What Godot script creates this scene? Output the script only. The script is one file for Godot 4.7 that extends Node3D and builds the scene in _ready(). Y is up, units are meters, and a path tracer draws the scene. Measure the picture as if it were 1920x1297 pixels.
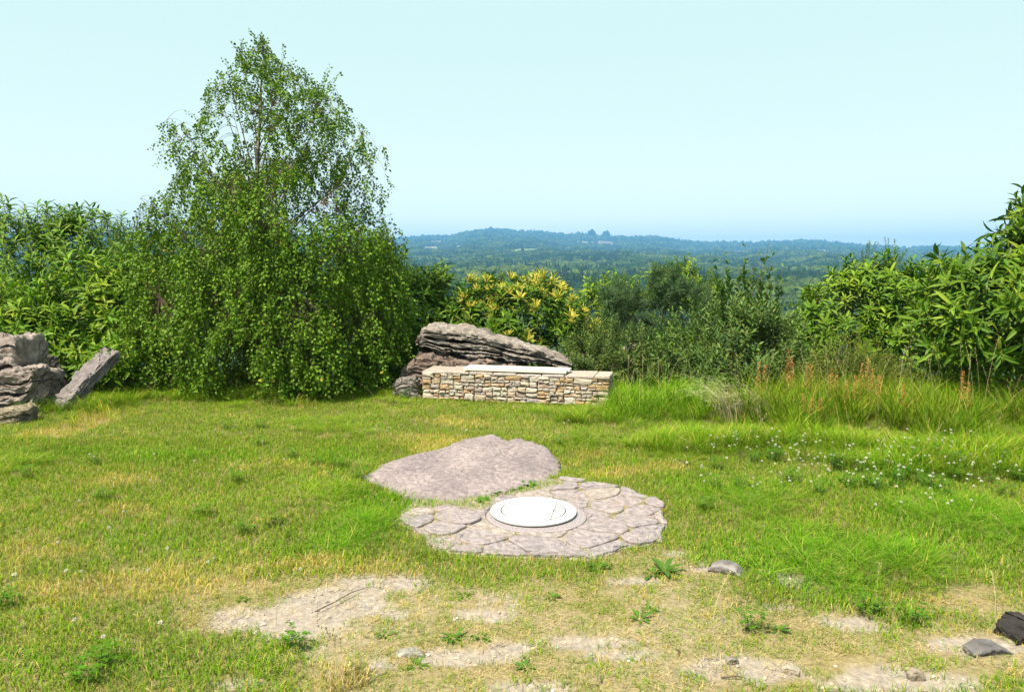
extends Node3D
# A hilltop viewpoint: worn lawn, paved circle with a white metal cover, dry stone bench, rocks, a birch, chestnut scrub and hazy wooded hills.

const EYE := 1.65
const PITCH := 6.2
const FOCAL := 1400.0          # in pixels of the 1920 x 1297 photograph

var rng := RandomNumberGenerator.new()
var nz := FastNoiseLite.new()
var nz2 := FastNoiseLite.new()
var M := {}
var used_names := {}

# ---------------------------------------------------------------- pixels and ground
func ray(px: float, py: float) -> Vector3:
	var p := deg_to_rad(PITCH)
	var x := (px - 960.0) / FOCAL
	var y := -(py - 648.5) / FOCAL
	return Vector3(x, y * cos(p) - sin(p), -y * sin(p) - cos(p))

func on_ground(px: float, py: float, h := 0.0) -> Vector3:
	var d := ray(px, py)
	var t := (h - EYE) / d.y
	return Vector3(d.x * t, h, d.z * t)

func at_depth(px: float, py: float, depth: float) -> Vector3:
	var d := ray(px, py)
	var t := -depth / d.z
	return Vector3(d.x * t, EYE + d.y * t, -depth)

func height(x: float, z: float) -> float:
	var d := Vector2(x * 0.85, z).length() - 13.5
	var fall := 0.0
	if d > -3.0:
		fall = 0.30 * log(1.0 + exp(d * 1.2)) / 1.2
	return -fall + 0.022 * nz2.get_noise_2d(x * 9.0, z * 9.0) + 0.006 * nz.get_noise_2d(x * 60.0, z * 60.0)

# ---------------------------------------------------------------- mesh building
class MB:
	var v := PackedVector3Array()
	var c := PackedColorArray()
	func tri(a: Vector3, b: Vector3, d: Vector3, col: Color) -> void:
		v.push_back(a); v.push_back(b); v.push_back(d)
		c.push_back(col); c.push_back(col); c.push_back(col)
	func quad(a: Vector3, b: Vector3, d: Vector3, e: Vector3, col: Color) -> void:
		tri(a, b, d, col); tri(a, d, e, col)
	func put(o: MB, xf: Transform3D) -> void:
		v.append_array(xf * o.v); c.append_array(o.c)
	func mesh(mat: Material) -> ArrayMesh:
		var arr := []
		arr.resize(Mesh.ARRAY_MAX)
		arr[Mesh.ARRAY_VERTEX] = v
		arr[Mesh.ARRAY_COLOR] = c
		var m := ArrayMesh.new()
		m.add_surface_from_arrays(Mesh.PRIMITIVE_TRIANGLES, arr)
		m.surface_set_material(0, mat)
		return m

func smooth_mesh(v: PackedVector3Array, c: PackedColorArray, idx: PackedInt32Array, mat: Material) -> ArrayMesh:
	var n := PackedVector3Array()
	n.resize(v.size())
	for k in range(0, idx.size(), 3):
		var a := v[idx[k]]
		var f := (v[idx[k + 2]] - a).cross(v[idx[k + 1]] - a)
		n[idx[k]] += f; n[idx[k + 1]] += f; n[idx[k + 2]] += f
	for k in n.size():
		n[k] = n[k].normalized() if n[k].length_squared() > 1e-20 else Vector3.UP
	var arr := []
	arr.resize(Mesh.ARRAY_MAX)
	arr[Mesh.ARRAY_VERTEX] = v
	arr[Mesh.ARRAY_NORMAL] = n
	arr[Mesh.ARRAY_COLOR] = c
	arr[Mesh.ARRAY_INDEX] = idx
	var m := ArrayMesh.new()
	m.add_surface_from_arrays(Mesh.PRIMITIVE_TRIANGLES, arr)
	m.surface_set_material(0, mat)
	return m

func flat_mesh(v: PackedVector3Array, c: PackedColorArray, idx: PackedInt32Array, mat: Material) -> ArrayMesh:
	var mb := MB.new()
	for k in idx:
		mb.v.push_back(v[k]); mb.c.push_back(c[k])
	return mb.mesh(mat)

func numbered(called: String) -> String:
	var k: int = used_names.get(called, 0)
	used_names[called] = k + 1
	return called if k == 0 else "%s_%03d" % [called, k]

func tag(o: Node, label: String, category: String, group := "", kind := "") -> void:
	if label: o.set_meta("label", label)
	if category: o.set_meta("category", category)
	if group: o.set_meta("group", group)
	if kind: o.set_meta("kind", kind)

func thing(called: String, label: String, category: String, at := Vector3.ZERO, group := "") -> Node3D:
	var o := Node3D.new()
	o.name = numbered(called)
	add_child(o)
	o.position = at
	tag(o, label, category, group)
	return o

func part(called: String, mesh: Mesh, parent: Node, at := Transform3D.IDENTITY) -> MeshInstance3D:
	var o := MeshInstance3D.new()
	o.name = called
	o.mesh = mesh
	o.transform = at
	parent.add_child(o, true)
	return o

func single(called: String, mesh: Mesh, label: String, category: String, at := Transform3D.IDENTITY, group := "", kind := "") -> MeshInstance3D:
	var o := MeshInstance3D.new()
	o.name = numbered(called)
	o.mesh = mesh
	o.transform = at
	add_child(o)
	tag(o, label, category, group, kind)
	return o

func copies(called: String, mesh: Mesh, xfs: Array, cols: Array, parent: Node) -> MultiMeshInstance3D:
	var mm := MultiMesh.new()
	mm.transform_format = MultiMesh.TRANSFORM_3D
	mm.use_colors = true
	mm.mesh = mesh
	mm.instance_count = xfs.size()
	for k in xfs.size():
		mm.set_instance_transform(k, xfs[k])
		mm.set_instance_color(k, cols[k])
	var o := MultiMeshInstance3D.new()
	o.name = called
	o.multimesh = mm
	parent.add_child(o, true)
	return o

func basis_from(up: Vector3, spin: float) -> Basis:
	var y := up.normalized()
	var s := Vector3.FORWARD if absf(y.dot(Vector3.FORWARD)) < 0.9 else Vector3.RIGHT
	var x := y.cross(s).normalized()
	return Basis(x, y, x.cross(y)) * Basis(Vector3.UP, spin)

func rnd(a: float, b: float) -> float:
	return rng.randf_range(a, b)

func rand_unit() -> Vector3:
	var z := rnd(-1, 1)
	var a := rnd(0, TAU)
	var s := sqrt(1 - z * z)
	return Vector3(s * cos(a), z, s * sin(a))

func vary(col: Color, amount: float) -> Color:
	var k := 1.0 + rnd(-amount, amount)
	var h := rnd(-amount, amount) * 0.4
	return Color(maxf(0.0, col.r * k * (1 + h)), maxf(0.0, col.g * k), maxf(0.0, col.b * k * (1 - h)))

func mixc(a: Color, b: Color, t: float) -> Color:
	return a.lerp(b, clampf(t, 0, 1))

# ---------------------------------------------------------------- materials
func noise_tex(freq: float, lo: Color, hi: Color, seed_: int, normal := false, strength := 4.0, size := 512) -> NoiseTexture2D:
	var n := FastNoiseLite.new()
	n.noise_type = FastNoiseLite.TYPE_SIMPLEX_SMOOTH
	n.seed = seed_
	n.frequency = freq
	n.fractal_octaves = 5
	n.fractal_gain = 0.6
	var t := NoiseTexture2D.new()
	t.width = size; t.height = size
	t.seamless = true
	t.noise = n
	if normal:
		t.as_normal_map = true
		t.bump_strength = strength
	else:
		var g := Gradient.new()
		g.set_color(0, lo); g.set_color(1, hi)
		t.color_ramp = g
	return t

func plain(rough: float, spec := 0.5) -> StandardMaterial3D:
	var m := StandardMaterial3D.new()
	m.vertex_color_use_as_albedo = true
	m.albedo_color = Color(0.91, 0.91, 0.91)
	m.roughness = rough
	m.metallic_specular = spec
	m.cull_mode = BaseMaterial3D.CULL_DISABLED
	return m

func leafy(rough: float, through: Color) -> StandardMaterial3D:
	var m := plain(rough)
	m.backlight_enabled = true
	m.backlight = through
	return m

func gritty(rough: float, scale_: float, freq: float, lo: float, seed_: int, bump: float) -> StandardMaterial3D:
	var m := plain(rough, 0.3)
	m.uv1_triplanar = true
	m.uv1_world_triplanar = true
	m.uv1_scale = Vector3.ONE * scale_
	m.albedo_texture = noise_tex(freq, Color(lo, lo, lo), Color(1, 1, 1), seed_)
	m.normal_enabled = true
	m.normal_texture = noise_tex(freq * 1.4, Color.BLACK, Color.WHITE, seed_ + 7, true, bump)
	m.normal_scale = 1.0
	return m

func make_materials() -> void:
	M.ground = gritty(0.95, 1.5, 0.03, 0.72, 3, 5.0)
	M.far = plain(1.0, 0.1)
	M.rock = gritty(0.85, 1.1, 0.015, 0.55, 11, 9.0)
	M.slab = gritty(0.85, 1.6, 0.018, 0.66, 21, 9.0)
	M.stone = gritty(0.9, 3.0, 0.02, 0.68, 31, 7.0)
	M.grass = leafy(0.65, Color(0.65, 0.7, 0.2))
	M.grass.metallic_specular = 0.2
	M.straw = leafy(0.7, Color(0.4, 0.36, 0.25))
	M.leaf = leafy(0.5, Color(0.55, 0.7, 0.2))
	M.leaf.metallic_specular = 0.3
	M.birch = leafy(0.55, Color(0.6, 0.7, 0.2))
	M.birch.metallic_specular = 0.3
	M.bark = plain(0.85, 0.3)
	M.wood = plain(0.6, 0.4)
	M.petal = leafy(0.7, Color(0.3, 0.3, 0.3))
	M.paint = plain(0.45, 0.5)
	M.cover = gritty(0.5, 5.0, 0.02, 0.80, 51, 1.0)
	M.concrete = gritty(0.9, 4.0, 0.03, 0.6, 41, 5.0)

# ---------------------------------------------------------------- lawn zones, traced from the photograph onto the ground
var dirt_b := []
var worn_b := []
var dry_b := []
var tall_b := []
var lush_b := []
var clover_b := []
var keep_out := []             # polygons on the ground where no grass grows

func blob(px: float, py: float, rx: float, ry: float, k := 1.0) -> Array:
	var p := on_ground(px, py)
	var a := on_ground(px, py - ry)
	var b := on_ground(px, py + ry)
	return [p.x, p.z, rx * -p.z / FOCAL, absf(a.z - b.z) * 0.5, k]

func field(list: Array, x: float, z: float, rough: float, soft: float) -> float:
	var best := 0.0
	for b in list:
		var dx: float = (x - b[0]) / b[2]
		var dz: float = (z - b[1]) / b[3]
		var d := dx * dx + dz * dz
		if d > 4.0: continue
		var s: float = (1.0 - sqrt(d) + rough) / soft
		best = maxf(best, clampf(s, 0, 1) * b[4])
	return best

func lay_out_zones() -> void:
	dirt_b = [blob(480, 1158, 120, 26), blob(610, 1128, 120, 34), blob(720, 1096, 110, 18), blob(560, 1175, 90, 20),
		blob(860, 1232, 170, 22), blob(960, 1215, 70, 16), blob(720, 1245, 60, 14), blob(1460, 1262, 190, 34), blob(1620, 1280, 190, 30), blob(1380, 1240, 90, 16),
		blob(1580, 1168, 85, 20), blob(1478, 1090, 36, 12), blob(1330, 1068, 40, 10), blob(1265, 1040, 26, 8), blob(900, 1158, 60, 10), blob(1100, 1205, 110, 12), blob(1190, 1090, 60, 8),
		blob(430, 1283, 70, 12), blob(1000, 1290, 90, 14), blob(1830, 1210, 90, 16), blob(1160, 1230, 70, 12), blob(1450, 1140, 50, 8), blob(560, 1120, 60, 16)]
	worn_b = [blob(960, 1165, 560, 100, 0.85), blob(1480, 1215, 470, 92, 0.9), blob(1000, 1280, 460, 80, 0.8), blob(500, 1135, 260, 62, 0.85), blob(1280, 1075, 190, 50, 0.7), blob(1850, 1130, 120, 40, 0.8), blob(1750, 1220, 260, 60, 0.9)]
	dry_b = [blob(165, 790, 62, 30), blob(75, 812, 50, 14, 0.8), blob(515, 976, 52, 14), blob(230, 905, 90, 16, 0.6), blob(1160, 888, 60, 14), blob(1100, 855, 70, 22, 0.6), blob(800, 830, 110, 22, 0.5),
		blob(220, 1100, 260, 40, 0.75), blob(620, 1062, 170, 22, 0.9), blob(420, 1110, 110, 26, 0.9), blob(180, 965, 190, 26, 0.4), blob(700, 1080, 130, 18, 0.8), blob(850, 790, 120, 18, 0.45), blob(1230, 880, 60, 10, 0.6),
		blob(560, 880, 120, 20, 0.35), blob(1780, 1130, 160, 24, 0.7), blob(1500, 1000, 150, 18, 0.3), blob(60, 1040, 160, 30, 0.5), blob(1480, 775, 200, 20, 0.35), blob(1650, 790, 160, 16, 0.35)]
	tall_b = [blob(1235, 770, 105, 28, 0.42), blob(1330, 778, 110, 24, 0.40), blob(1500, 785, 220, 30, 0.56), blob(1750, 795, 240, 32, 0.56), blob(1950, 800, 150, 30, 0.5), blob(1650, 770, 260, 18, 0.55), blob(1180, 800, 70, 22, 0.16),
		blob(1450, 838, 270, 32, 0.24), blob(1800, 862, 250, 40, 0.26), blob(165, 782, 62, 20, 0.2), blob(450, 745, 330, 16, 0.16), blob(150, 768, 130, 14, 0.24), blob(620, 800, 120, 30, 0.08), blob(700, 990, 80, 60, 0.1), blob(640, 930, 60, 50, 0.09),
		blob(780, 1035, 90, 20, 0.1), blob(1090, 780, 80, 16, 0.2), blob(40, 870, 120, 30, 0.1), blob(1650, 1080, 260, 60, 0.11), blob(1450, 960, 200, 60, 0.08), blob(1780, 960, 220, 60, 0.11), blob(660, 865, 60, 20, 0.1), blob(1110, 830, 60, 26, 0.12)]
	lush_b = [blob(1560, 1050, 330, 100), blob(1780, 980, 260, 110), blob(650, 1000, 170, 70), blob(700, 960, 110, 70), blob(250, 1250, 330, 50, 0.8), blob(330, 860, 160, 20, 0.8), blob(1360, 930, 160, 60, 0.7), blob(1240, 775, 130, 40, 0.6), blob(640, 860, 90, 40, 0.7), blob(300, 1010, 150, 26, 0.5), blob(120, 850, 120, 16, 0.8)]
	clover_b = [blob(1370, 890, 120, 40, 0.5), blob(1700, 950, 190, 30, 0.45), blob(1640, 900, 220, 48), blob(1450, 855, 130, 28, 0.8), blob(1800, 880, 140, 40)]

func zone(x: float, z: float) -> Dictionary:
	var n1 := nz.get_noise_2d(x * 55.0, z * 55.0)
	var n2 := nz2.get_noise_2d(x * 60.0, z * 60.0)
	var n3 := nz.get_noise_2d(x * 210.0, z * 210.0)
	var dirt := field(dirt_b, x, z, n1 * 0.75 + n3 * 0.35, 0.35)
	var worn := field(worn_b, x, z, n2 * 0.5, 0.5)
	var dry := field(dry_b, x, z, n1 * 0.5 + n3 * 0.25, 0.7)
	var lush := field(lush_b, x, z, n1 * 0.5, 0.6)
	if worn > 0.3: dirt = maxf(dirt, clampf((n1 * 0.8 + n3 * 0.7 - 0.42) * 4.0, 0, 0.8) * worn)
	return {"dirt": dirt, "worn": worn * (1.0 - 0.8 * lush), "dry": dry, "lush": lush, "n": n2, "m": n1}

# ---------------------------------------------------------------- setup
func _ready() -> void:
	rng.seed = 4711
	nz.seed = 5; nz.frequency = 0.02; nz.fractal_octaves = 3
	nz2.seed = 9; nz2.frequency = 0.01; nz2.fractal_octaves = 3
	var cam := Camera3D.new()
	cam.name = "camera"
	cam.fov = 2.0 * rad_to_deg(atan(648.5 / FOCAL))
	cam.position = Vector3(0, EYE, 0)
	cam.rotation_degrees.x = -PITCH
	cam.near = 0.05
	cam.far = 20000.0
	add_child(cam)
	cam.current = true
	var env := Environment.new()
	var sm := ProceduralSkyMaterial.new()
	sm.sky_top_color = Color(0.630, 0.715, 0.70)
	sm.sky_horizon_color = Color(1.0, 0.985, 0.86)
	sm.sky_curve = 0.06
	sm.ground_horizon_color = Color(0.60, 0.70, 0.72)
	sm.ground_bottom_color = Color(0.25, 0.30, 0.2)
	sm.sun_angle_max = 1.0
	var sky := Sky.new()
	sky.sky_material = sm
	env.background_mode = Environment.BG_SKY
	env.sky = sky
	env.background_energy_multiplier = 1.0
	env.tonemap_mode = Environment.TONE_MAPPER_LINEAR
	env.tonemap_exposure = 2.1
	env.fog_enabled = true
	env.fog_density = 0.00022
	env.fog_light_color = Color(0.48, 0.75, 1.0)
	env.sdfgi_enabled = true
	env.ssao_enabled = true
	env.ssil_enabled = true
	var we := WorldEnvironment.new()
	we.name = "environment"
	we.environment = env
	add_child(we)
	var sun := DirectionalLight3D.new()
	sun.name = "sun"
	sun.light_energy = 1.6
	sun.light_color = Color(1.0, 0.955, 0.87)
	sun.light_angular_distance = 0.5
	sun.shadow_enabled = true
	sun.look_at_from_position(Vector3(-3.8, 8.6, 3.9), Vector3.ZERO)
	add_child(sun)
	make_materials()
	lay_out_zones()
	build_hills()
	build_paving()
	build_slab()
	build_ground()
	build_bench()
	build_rocks()
	build_birch()
	build_shrubs()
	build_grass()
	build_small_things()

# ---------------------------------------------------------------- the wooded hills across the valley
const SKYLINE := [[-300, 452], [100, 446], [273, 442], [500, 448], [740, 453], [792, 448], [843, 447], [877, 440], [919, 433], [963, 438], [1001, 439], [1066, 445], [1087, 443], [1115, 446], [1152, 449], [1228, 449], [1304, 459], [1393, 460], [1460, 458], [1526, 456], [1597, 464], [1702, 471], [1755, 468], [1807, 471], [1950, 470], [2300, 474]]
var sky_az := []
var sky_el := []

func elevation(az: float, r: float) -> float:
	var e := 0.0
	if az <= sky_az[0]: e = sky_el[0]
	elif az >= sky_az[-1]: e = sky_el[-1]
	else:
		for k in range(1, sky_az.size()):
			if az <= sky_az[k]:
				e = lerpf(sky_el[k - 1], sky_el[k], (az - sky_az[k - 1]) / (sky_az[k] - sky_az[k - 1]))
				break
	var t := clampf(log(r / 600.0) / log(5200.0 / 600.0), 0, 1)
	var n := nz2.get_noise_2d(az * 260.0, log(r) * 60.0) + 0.5 * nz.get_noise_2d(az * 700.0 + 31.0, log(r) * 90.0)
	return lerpf(deg_to_rad(-2.2), e, pow(t, 0.7)) + n * deg_to_rad(0.55) * sin(PI * t)

func hill_height(x: float, z: float) -> float:
	var r := Vector2(x, z).length()
	var az := atan2(x, -z)
	var near := -0.30 * (r - 13.5)
	if r < 150.0: return near
	var far_ := minf(r, 5200.0) * tan(elevation(az, r)) + EYE
	if r > 5200.0: far_ -= (r - 5200.0) * 0.12
	return lerpf(maxf(near, -75.0), far_, smoothstep(150.0, 620.0, r))

func far_point(px: float, py: float) -> Vector3:
	# where the line of sight first meets the hills
	var d := ray(px, py).normalized()
	var t := 420.0
	while t < 5400.0:
		var p := Vector3(0, EYE, 0) + d * t
		if p.y < hill_height(p.x, p.z): return p
		t += 12.0
	return Vector3(0, EYE, 0) + d * 5200.0

func build_hills() -> void:
	for s in SKYLINE:
		var d := ray(s[0], s[1])
		sky_az.append(atan2(d.x, -d.z))
		sky_el.append(atan2(d.y, Vector2(d.x, d.z).length()))
	var azs := []
	var a := -180.0
	while a < 180.01:
		azs.append(deg_to_rad(a))
		a += 0.5 if absf(a + 0.01) < 46.0 else 4.0
	var rs := []
	var r := 34.0
	while r < 7000.0:
		rs.append(r)
		r *= 1.055
	var v := PackedVector3Array()
	var c := PackedColorArray()
	var idx := PackedInt32Array()
	for ri in rs.size():
		for ai in azs.size():
			var x: float = rs[ri] * sin(azs[ai])
			var z: float = -rs[ri] * cos(azs[ai])
			v.push_back(Vector3(x, hill_height(x, z) - 0.25, z))
			var k := 0.5 + 0.5 * nz.get_noise_2d(x * 0.3, z * 0.3)
			c.push_back(mixc(Color(0.030, 0.055, 0.018), Color(0.06, 0.10, 0.03), k))
	var w := azs.size()
	for ri in rs.size() - 1:
		for ai in w - 1:
			var p := ri * w + ai
			idx.append_array([p, p + w, p + 1, p + 1, p + w, p + w + 1])
	single("hills", smooth_mesh(v, c, idx, M.far), "wooded hills across the valley", "hills", Transform3D.IDENTITY, "", "structure")
	# fields: pale clearings that lie on the slopes
	var fields := [
		[[792, 513], [850, 513], [858, 521], [800, 523], Color(0.36, 0.31, 0.13), "pale straw field at the foot of the wooded hills"],
		[[802, 453], [830, 451], [832, 456], [804, 458], Color(0.26, 0.20, 0.12), "tan field high on the hazy ridge, above the pair of pale strips"],
		[[790, 465], [822, 463], [822, 467], [792, 468], Color(0.34, 0.30, 0.17), "thin pale field strip below the tan field"],
		[[853, 462], [872, 461], [872, 466], [855, 466], Color(0.42, 0.38, 0.25), "small pale field patch among far woods"],
		[[1078, 453], [1116, 454], [1116, 457], [1080, 456], Color(0.26, 0.25, 0.13), "thin field strip below the twin trees on the ridge"],
		[[1117, 452], [1152, 454], [1152, 459], [1118, 459], Color(0.24, 0.18, 0.11), "tan field under the twin trees on the ridge"],
		[[960, 470], [1010, 468], [1012, 472], [962, 474], Color(0.20, 0.24, 0.09), "pale green meadow strip in the middle of the wooded slope"],
		[[1180, 476], [1240, 474], [1244, 478], [1184, 480], Color(0.18, 0.23, 0.08), "green meadow strip low on the wooded slope, behind the pine"],
		[[1500, 470], [1560, 469], [1562, 473], [1503, 474], Color(0.19, 0.22, 0.10), "green meadow on the far ridge, beyond the rounded chestnut"],
		[[1350, 470], [1400, 471], [1400, 476], [1360, 475], Color(0.24, 0.22, 0.14), "pale clearing with few trees on the lower far ridge"]]
	var shut := []
	for f in fields:
		var q := []
		for k in 4:
			var hit := far_point(f[k][0], f[k][1])
			q.append(hit if k < 2 else Vector3(hit.x * 0.94, hit.y, hit.z * 0.94))
		var fv := PackedVector3Array()
		var fc := PackedColorArray()
		var fi := PackedInt32Array()
		for j in 7:
			for i in 13:
				var top: Vector3 = q[0].lerp(q[1], i / 12.0)
				var bot: Vector3 = q[3].lerp(q[2], i / 12.0)
				var p := top.lerp(bot, j / 6.0)
				fv.push_back(Vector3(p.x, hill_height(p.x, p.z) + 2.5, p.z))
				fc.push_back(vary(f[4], 0.08))
		for j in 6:
			for i in 12:
				var p := j * 13 + i
				fi.append_array([p, p + 1, p + 13, p + 1, p + 14, p + 13])
		single("field", smooth_mesh(fv, fc, fi, M.far), f[5], "field", Transform3D.IDENTITY, "", "structure")
		shut.append(PackedVector2Array([Vector2(q[0].x, q[0].z), Vector2(q[1].x, q[1].z), Vector2(q[2].x, q[2].z), Vector2(q[3].x, q[3].z)]))
	# the far forest: tree crowns by the ten thousand
	var root := Node3D.new()
	root.name = "forest"
	add_child(root)
	tag(root, "far-off mixed forest covering the hills across the valley", "forest", "", "stuff")
	var crowns := []
	for k in 3: crowns.append(crown_lump(100 + k).mesh(M.far))
	crowns.append(conifer().mesh(M.far))
	var xfs := [[], [], [], []]
	var cols := [[], [], [], []]
	r = 430.0
	while r < 5260.0:
		var s := maxf(10.0, r / 210.0)
		var da := s / r
		var az := -0.70
		while az < 0.70:
			var rr := r + rnd(-0.5, 0.5) * s
			var aa := az + rnd(-0.5, 0.5) * da
			var x := rr * sin(aa)
			var z := -rr * cos(aa)
			az += da
			var inside := false
			for q in shut:
				if Geometry2D.is_point_in_polygon(Vector2(x, z), q): inside = true; break
			if inside: continue
			var stand := nz.get_noise_2d(x * 0.22, z * 0.22)
			if stand > 0.38 and rng.randf() < 0.75: continue
			var conif := nz2.get_noise_2d(x * 0.5 + 77, z * 0.5) > 0.14
			var which := 3 if conif and rng.randf() < 0.75 else rng.randi() % 3
			var size := s * rnd(0.6, 1.2)
			var tall := rnd(0.85, 1.35)
			xfs[which].append(Transform3D(Basis(Vector3.UP, rnd(0, TAU)).scaled(Vector3(size, maxf(size * 0.85, 8.0) * tall, size)), Vector3(x, hill_height(x, z) - 1.0, z)))
			var g := mixc(Color(0.020, 0.050, 0.012), Color(0.10, 0.145, 0.03), 0.45 + stand * 1.3 + rnd(-0.4, 0.4))
			if which == 3: g = mixc(Color(0.022, 0.045, 0.02), Color(0.035, 0.065, 0.022), rng.randf())
			cols[which].append(vary(g, 0.15))
		r += s
	for k in 4: copies("canopy", crowns[k], xfs[k], cols[k], root)
	# two big trees that stand on the skyline
	for k in 2:
		var q := far_point([1110, 1135][k], 449)
		q.y = hill_height(q.x, q.z) - 1.0
		var t := thing("skyline_tree", ["rounder of the twin trees standing up from the far ridge", "broader of the twin trees standing up from the far ridge"][k], "tree", q, "twin trees on the far ridge")
		var mb := MB.new()
		for j in 5:
			mb.put(crown_lump(200 + k * 9 + j), Transform3D(Basis.IDENTITY.scaled(Vector3(1, 1.1, 1) * rnd(22, 30)), Vector3(rnd(-16, 16) * (1.0 + k * 0.4), rnd(12, 34), rnd(-8, 8))))
		for j in mb.c.size(): mb.c[j] = mb.c[j] * Color(0.035, 0.06, 0.022)
		part("crown", mb.mesh(M.far), t)
		var tb := MB.new()
		tube(tb, [Vector3.ZERO, Vector3(0, 30, 0)], [1.4, 0.7], 6, Color(0.06, 0.05, 0.04))
		part("trunk", tb.mesh(M.bark), t)

func crown_lump(seed_: int) -> MB:
	# a lumpy crown about one unit wide, its foot at the origin
	var n := FastNoiseLite.new()
	n.seed = seed_
	n.frequency = 1.3
	var mb := MB.new()
	var rows := 6
	var segs := 9
	var pts := []
	for j in rows + 1:
		var th := PI * j / rows
		var ring := []
		for i in segs:
			var ph := TAU * (i + 0.5 * (j % 2)) / segs
			var d := Vector3(sin(th) * cos(ph), cos(th), sin(th) * sin(ph))
			var k := 0.5 * (1.0 + 0.55 * n.get_noise_3dv(d * 1.6) + 0.25 * n.get_noise_3dv(d * 4.0))
			ring.append(Vector3(0, 0.55, 0) + d * k * Vector3(1, 1.05, 1))
		pts.append(ring)
	for j in rows:
		for i in segs:
			var i2 := (i + 1) % segs
			var g := rnd(0.75, 1.15)
			mb.quad(pts[j][i], pts[j][i2], pts[j + 1][i2], pts[j + 1][i], Color(g, g, g))
	return mb

func conifer() -> MB:
	var mb := MB.new()
	for tier in 4:
		var y0 := 0.1 + tier * 0.27
		var rad := 0.42 * (1.0 - tier * 0.22)
		for i in 8:
			var a := TAU * i / 8.0
			var b := TAU * (i + 1) / 8.0
			var k := rnd(0.8, 1.15)
			mb.tri(Vector3(0, y0 + 0.45, 0), Vector3(cos(b) * rad * k, y0, sin(b) * rad * k), Vector3(cos(a) * rad, y0 + rnd(-0.04, 0.04), sin(a) * rad), Color(k, k, k))
	return mb

# ---------------------------------------------------------------- tubes and leaves
func tube(mb: MB, pts: Array, radii: Array, sides: int, col: Color) -> void:
	var prev := []
	for k in pts.size():
		var d: Vector3 = (pts[mini(k + 1, pts.size() - 1)] - pts[maxi(k - 1, 0)])
		if d.length_squared() < 1e-12: d = Vector3.UP
		var b := basis_from(d, 0.0)
		var ring := []
		for s in sides:
			var a := TAU * s / sides
			ring.append(pts[k] + (b.x * cos(a) + b.z * sin(a)) * radii[k])
		if k > 0:
			for s in sides:
				var s2 := (s + 1) % sides
				mb.quad(prev[s], ring[s], ring[s2], prev[s2], col)
		prev = ring

func leaf(mb: MB, xf: Transform3D, length: float, width: float, droop: float, fold: float, col: Color, segs: int) -> void:
	# grows along local +Y from the origin, its face towards local +Z, bending back towards -Z... droop in radians over its length
	var y := 0.0
	var z := 0.0
	var pm := Vector3.ZERO
	var pl := Vector3.ZERO
	var pr := Vector3.ZERO
	var ang := 0.0
	for k in range(1, segs + 1):
		var t := float(k) / segs
		ang = droop * t
		y += cos(ang) * length / segs
		z -= sin(ang) * length / segs
		var wd := 0.0 if k == segs else width * 0.5 * pow(sin(PI * pow(t, 0.85)), 0.8)
		var mid := Vector3(0, y, z)
		var lift := Vector3(0, sin(ang), cos(ang)) * wd * fold
		var l := mid + Vector3(-wd, 0, 0) + lift
		var r := mid + Vector3(wd, 0, 0) + lift
		var sh := Color(col.r, col.g, col.b)
		if k == 1:
			mb.tri(xf * pm, xf * l, xf * mid, sh)
			mb.tri(xf * pm, xf * mid, xf * r, sh)
		elif k == segs:
			mb.tri(xf * pl, xf * mid, xf * pm, sh)
			mb.tri(xf * pm, xf * mid, xf * pr, sh)
		else:
			mb.quad(xf * pl, xf * l, xf * mid, xf * pm, sh)
			mb.quad(xf * pm, xf * mid, xf * r, xf * pr, sh)
		pm = mid; pl = l; pr = r

# ---------------------------------------------------------------- ground
func axis_steps(lo: float, hi: float, f0: float, f1: float, fine: float, grow: float) -> PackedFloat32Array:
	var out := PackedFloat32Array()
	var x := f0
	var left := []
	var s := fine
	while x > lo:
		s *= grow
		x -= s
		left.push_front(x)
	for q in left: out.push_back(q)
	x = f0
	while x < f1:
		out.push_back(x)
		x += fine
	s = fine
	while x < hi:
		out.push_back(x)
		s *= grow
		x += s
	out.push_back(hi)
	return out

func build_ground() -> void:
	var xs := axis_steps(-50.0, 50.0, -3.6, 3.6, 0.03, 1.05)
	var zs := axis_steps(-50.0, 45.0, -6.4, -2.3, 0.03, 1.05)
	var v := PackedVector3Array()
	var c := PackedColorArray()
	var idx := PackedInt32Array()
	var soil := Color(0.475, 0.40, 0.335)
	var under := Color(0.33, 0.27, 0.125)
	var thatch := Color(0.40, 0.32, 0.15)
	for z in zs:
		for x in xs:
			var y := height(x, z)
			var col := under
			if absf(x) < 18.0 and z < 8.0 and z > -13.0:
				var q := zone(x, z)
				col = mixc(under, thatch, maxf(q.worn * 0.9, q.dry * 0.7) + 0.25 * q.m)
				col = mixc(col, vary(soil, 0.1), q.dirt + 0.35 * q.worn * clampf(0.5 + q.n + q.m, 0, 1))
				y -= 0.012 * q.dirt
				if q.dirt > 0.5: y += rnd(-0.004, 0.004)
			else:
				col = mixc(under, thatch, 0.3 + 0.3 * nz.get_noise_2d(x * 5.0, z * 5.0))
			v.push_back(Vector3(x, y, z))
			c.push_back(col)
	var w := xs.size()
	for j in zs.size() - 1:
		for i in w - 1:
			var p := j * w + i
			idx.append_array([p, p + 1, p + w, p + 1, p + w + 1, p + w])
	single("ground", smooth_mesh(v, c, idx, M.ground), "worn hilltop lawn with patches of bare sandy soil", "ground", Transform3D.IDENTITY, "", "structure")

# ---------------------------------------------------------------- the paved circle and its cover
var pave_c := Vector3.ZERO
var pave_r := 0.0
var cover_c := Vector3.ZERO
var slab_poly := PackedVector2Array()
var grass_wedge := PackedVector2Array()
var joint_points := []
var bare_slab := PackedVector2Array()

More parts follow.
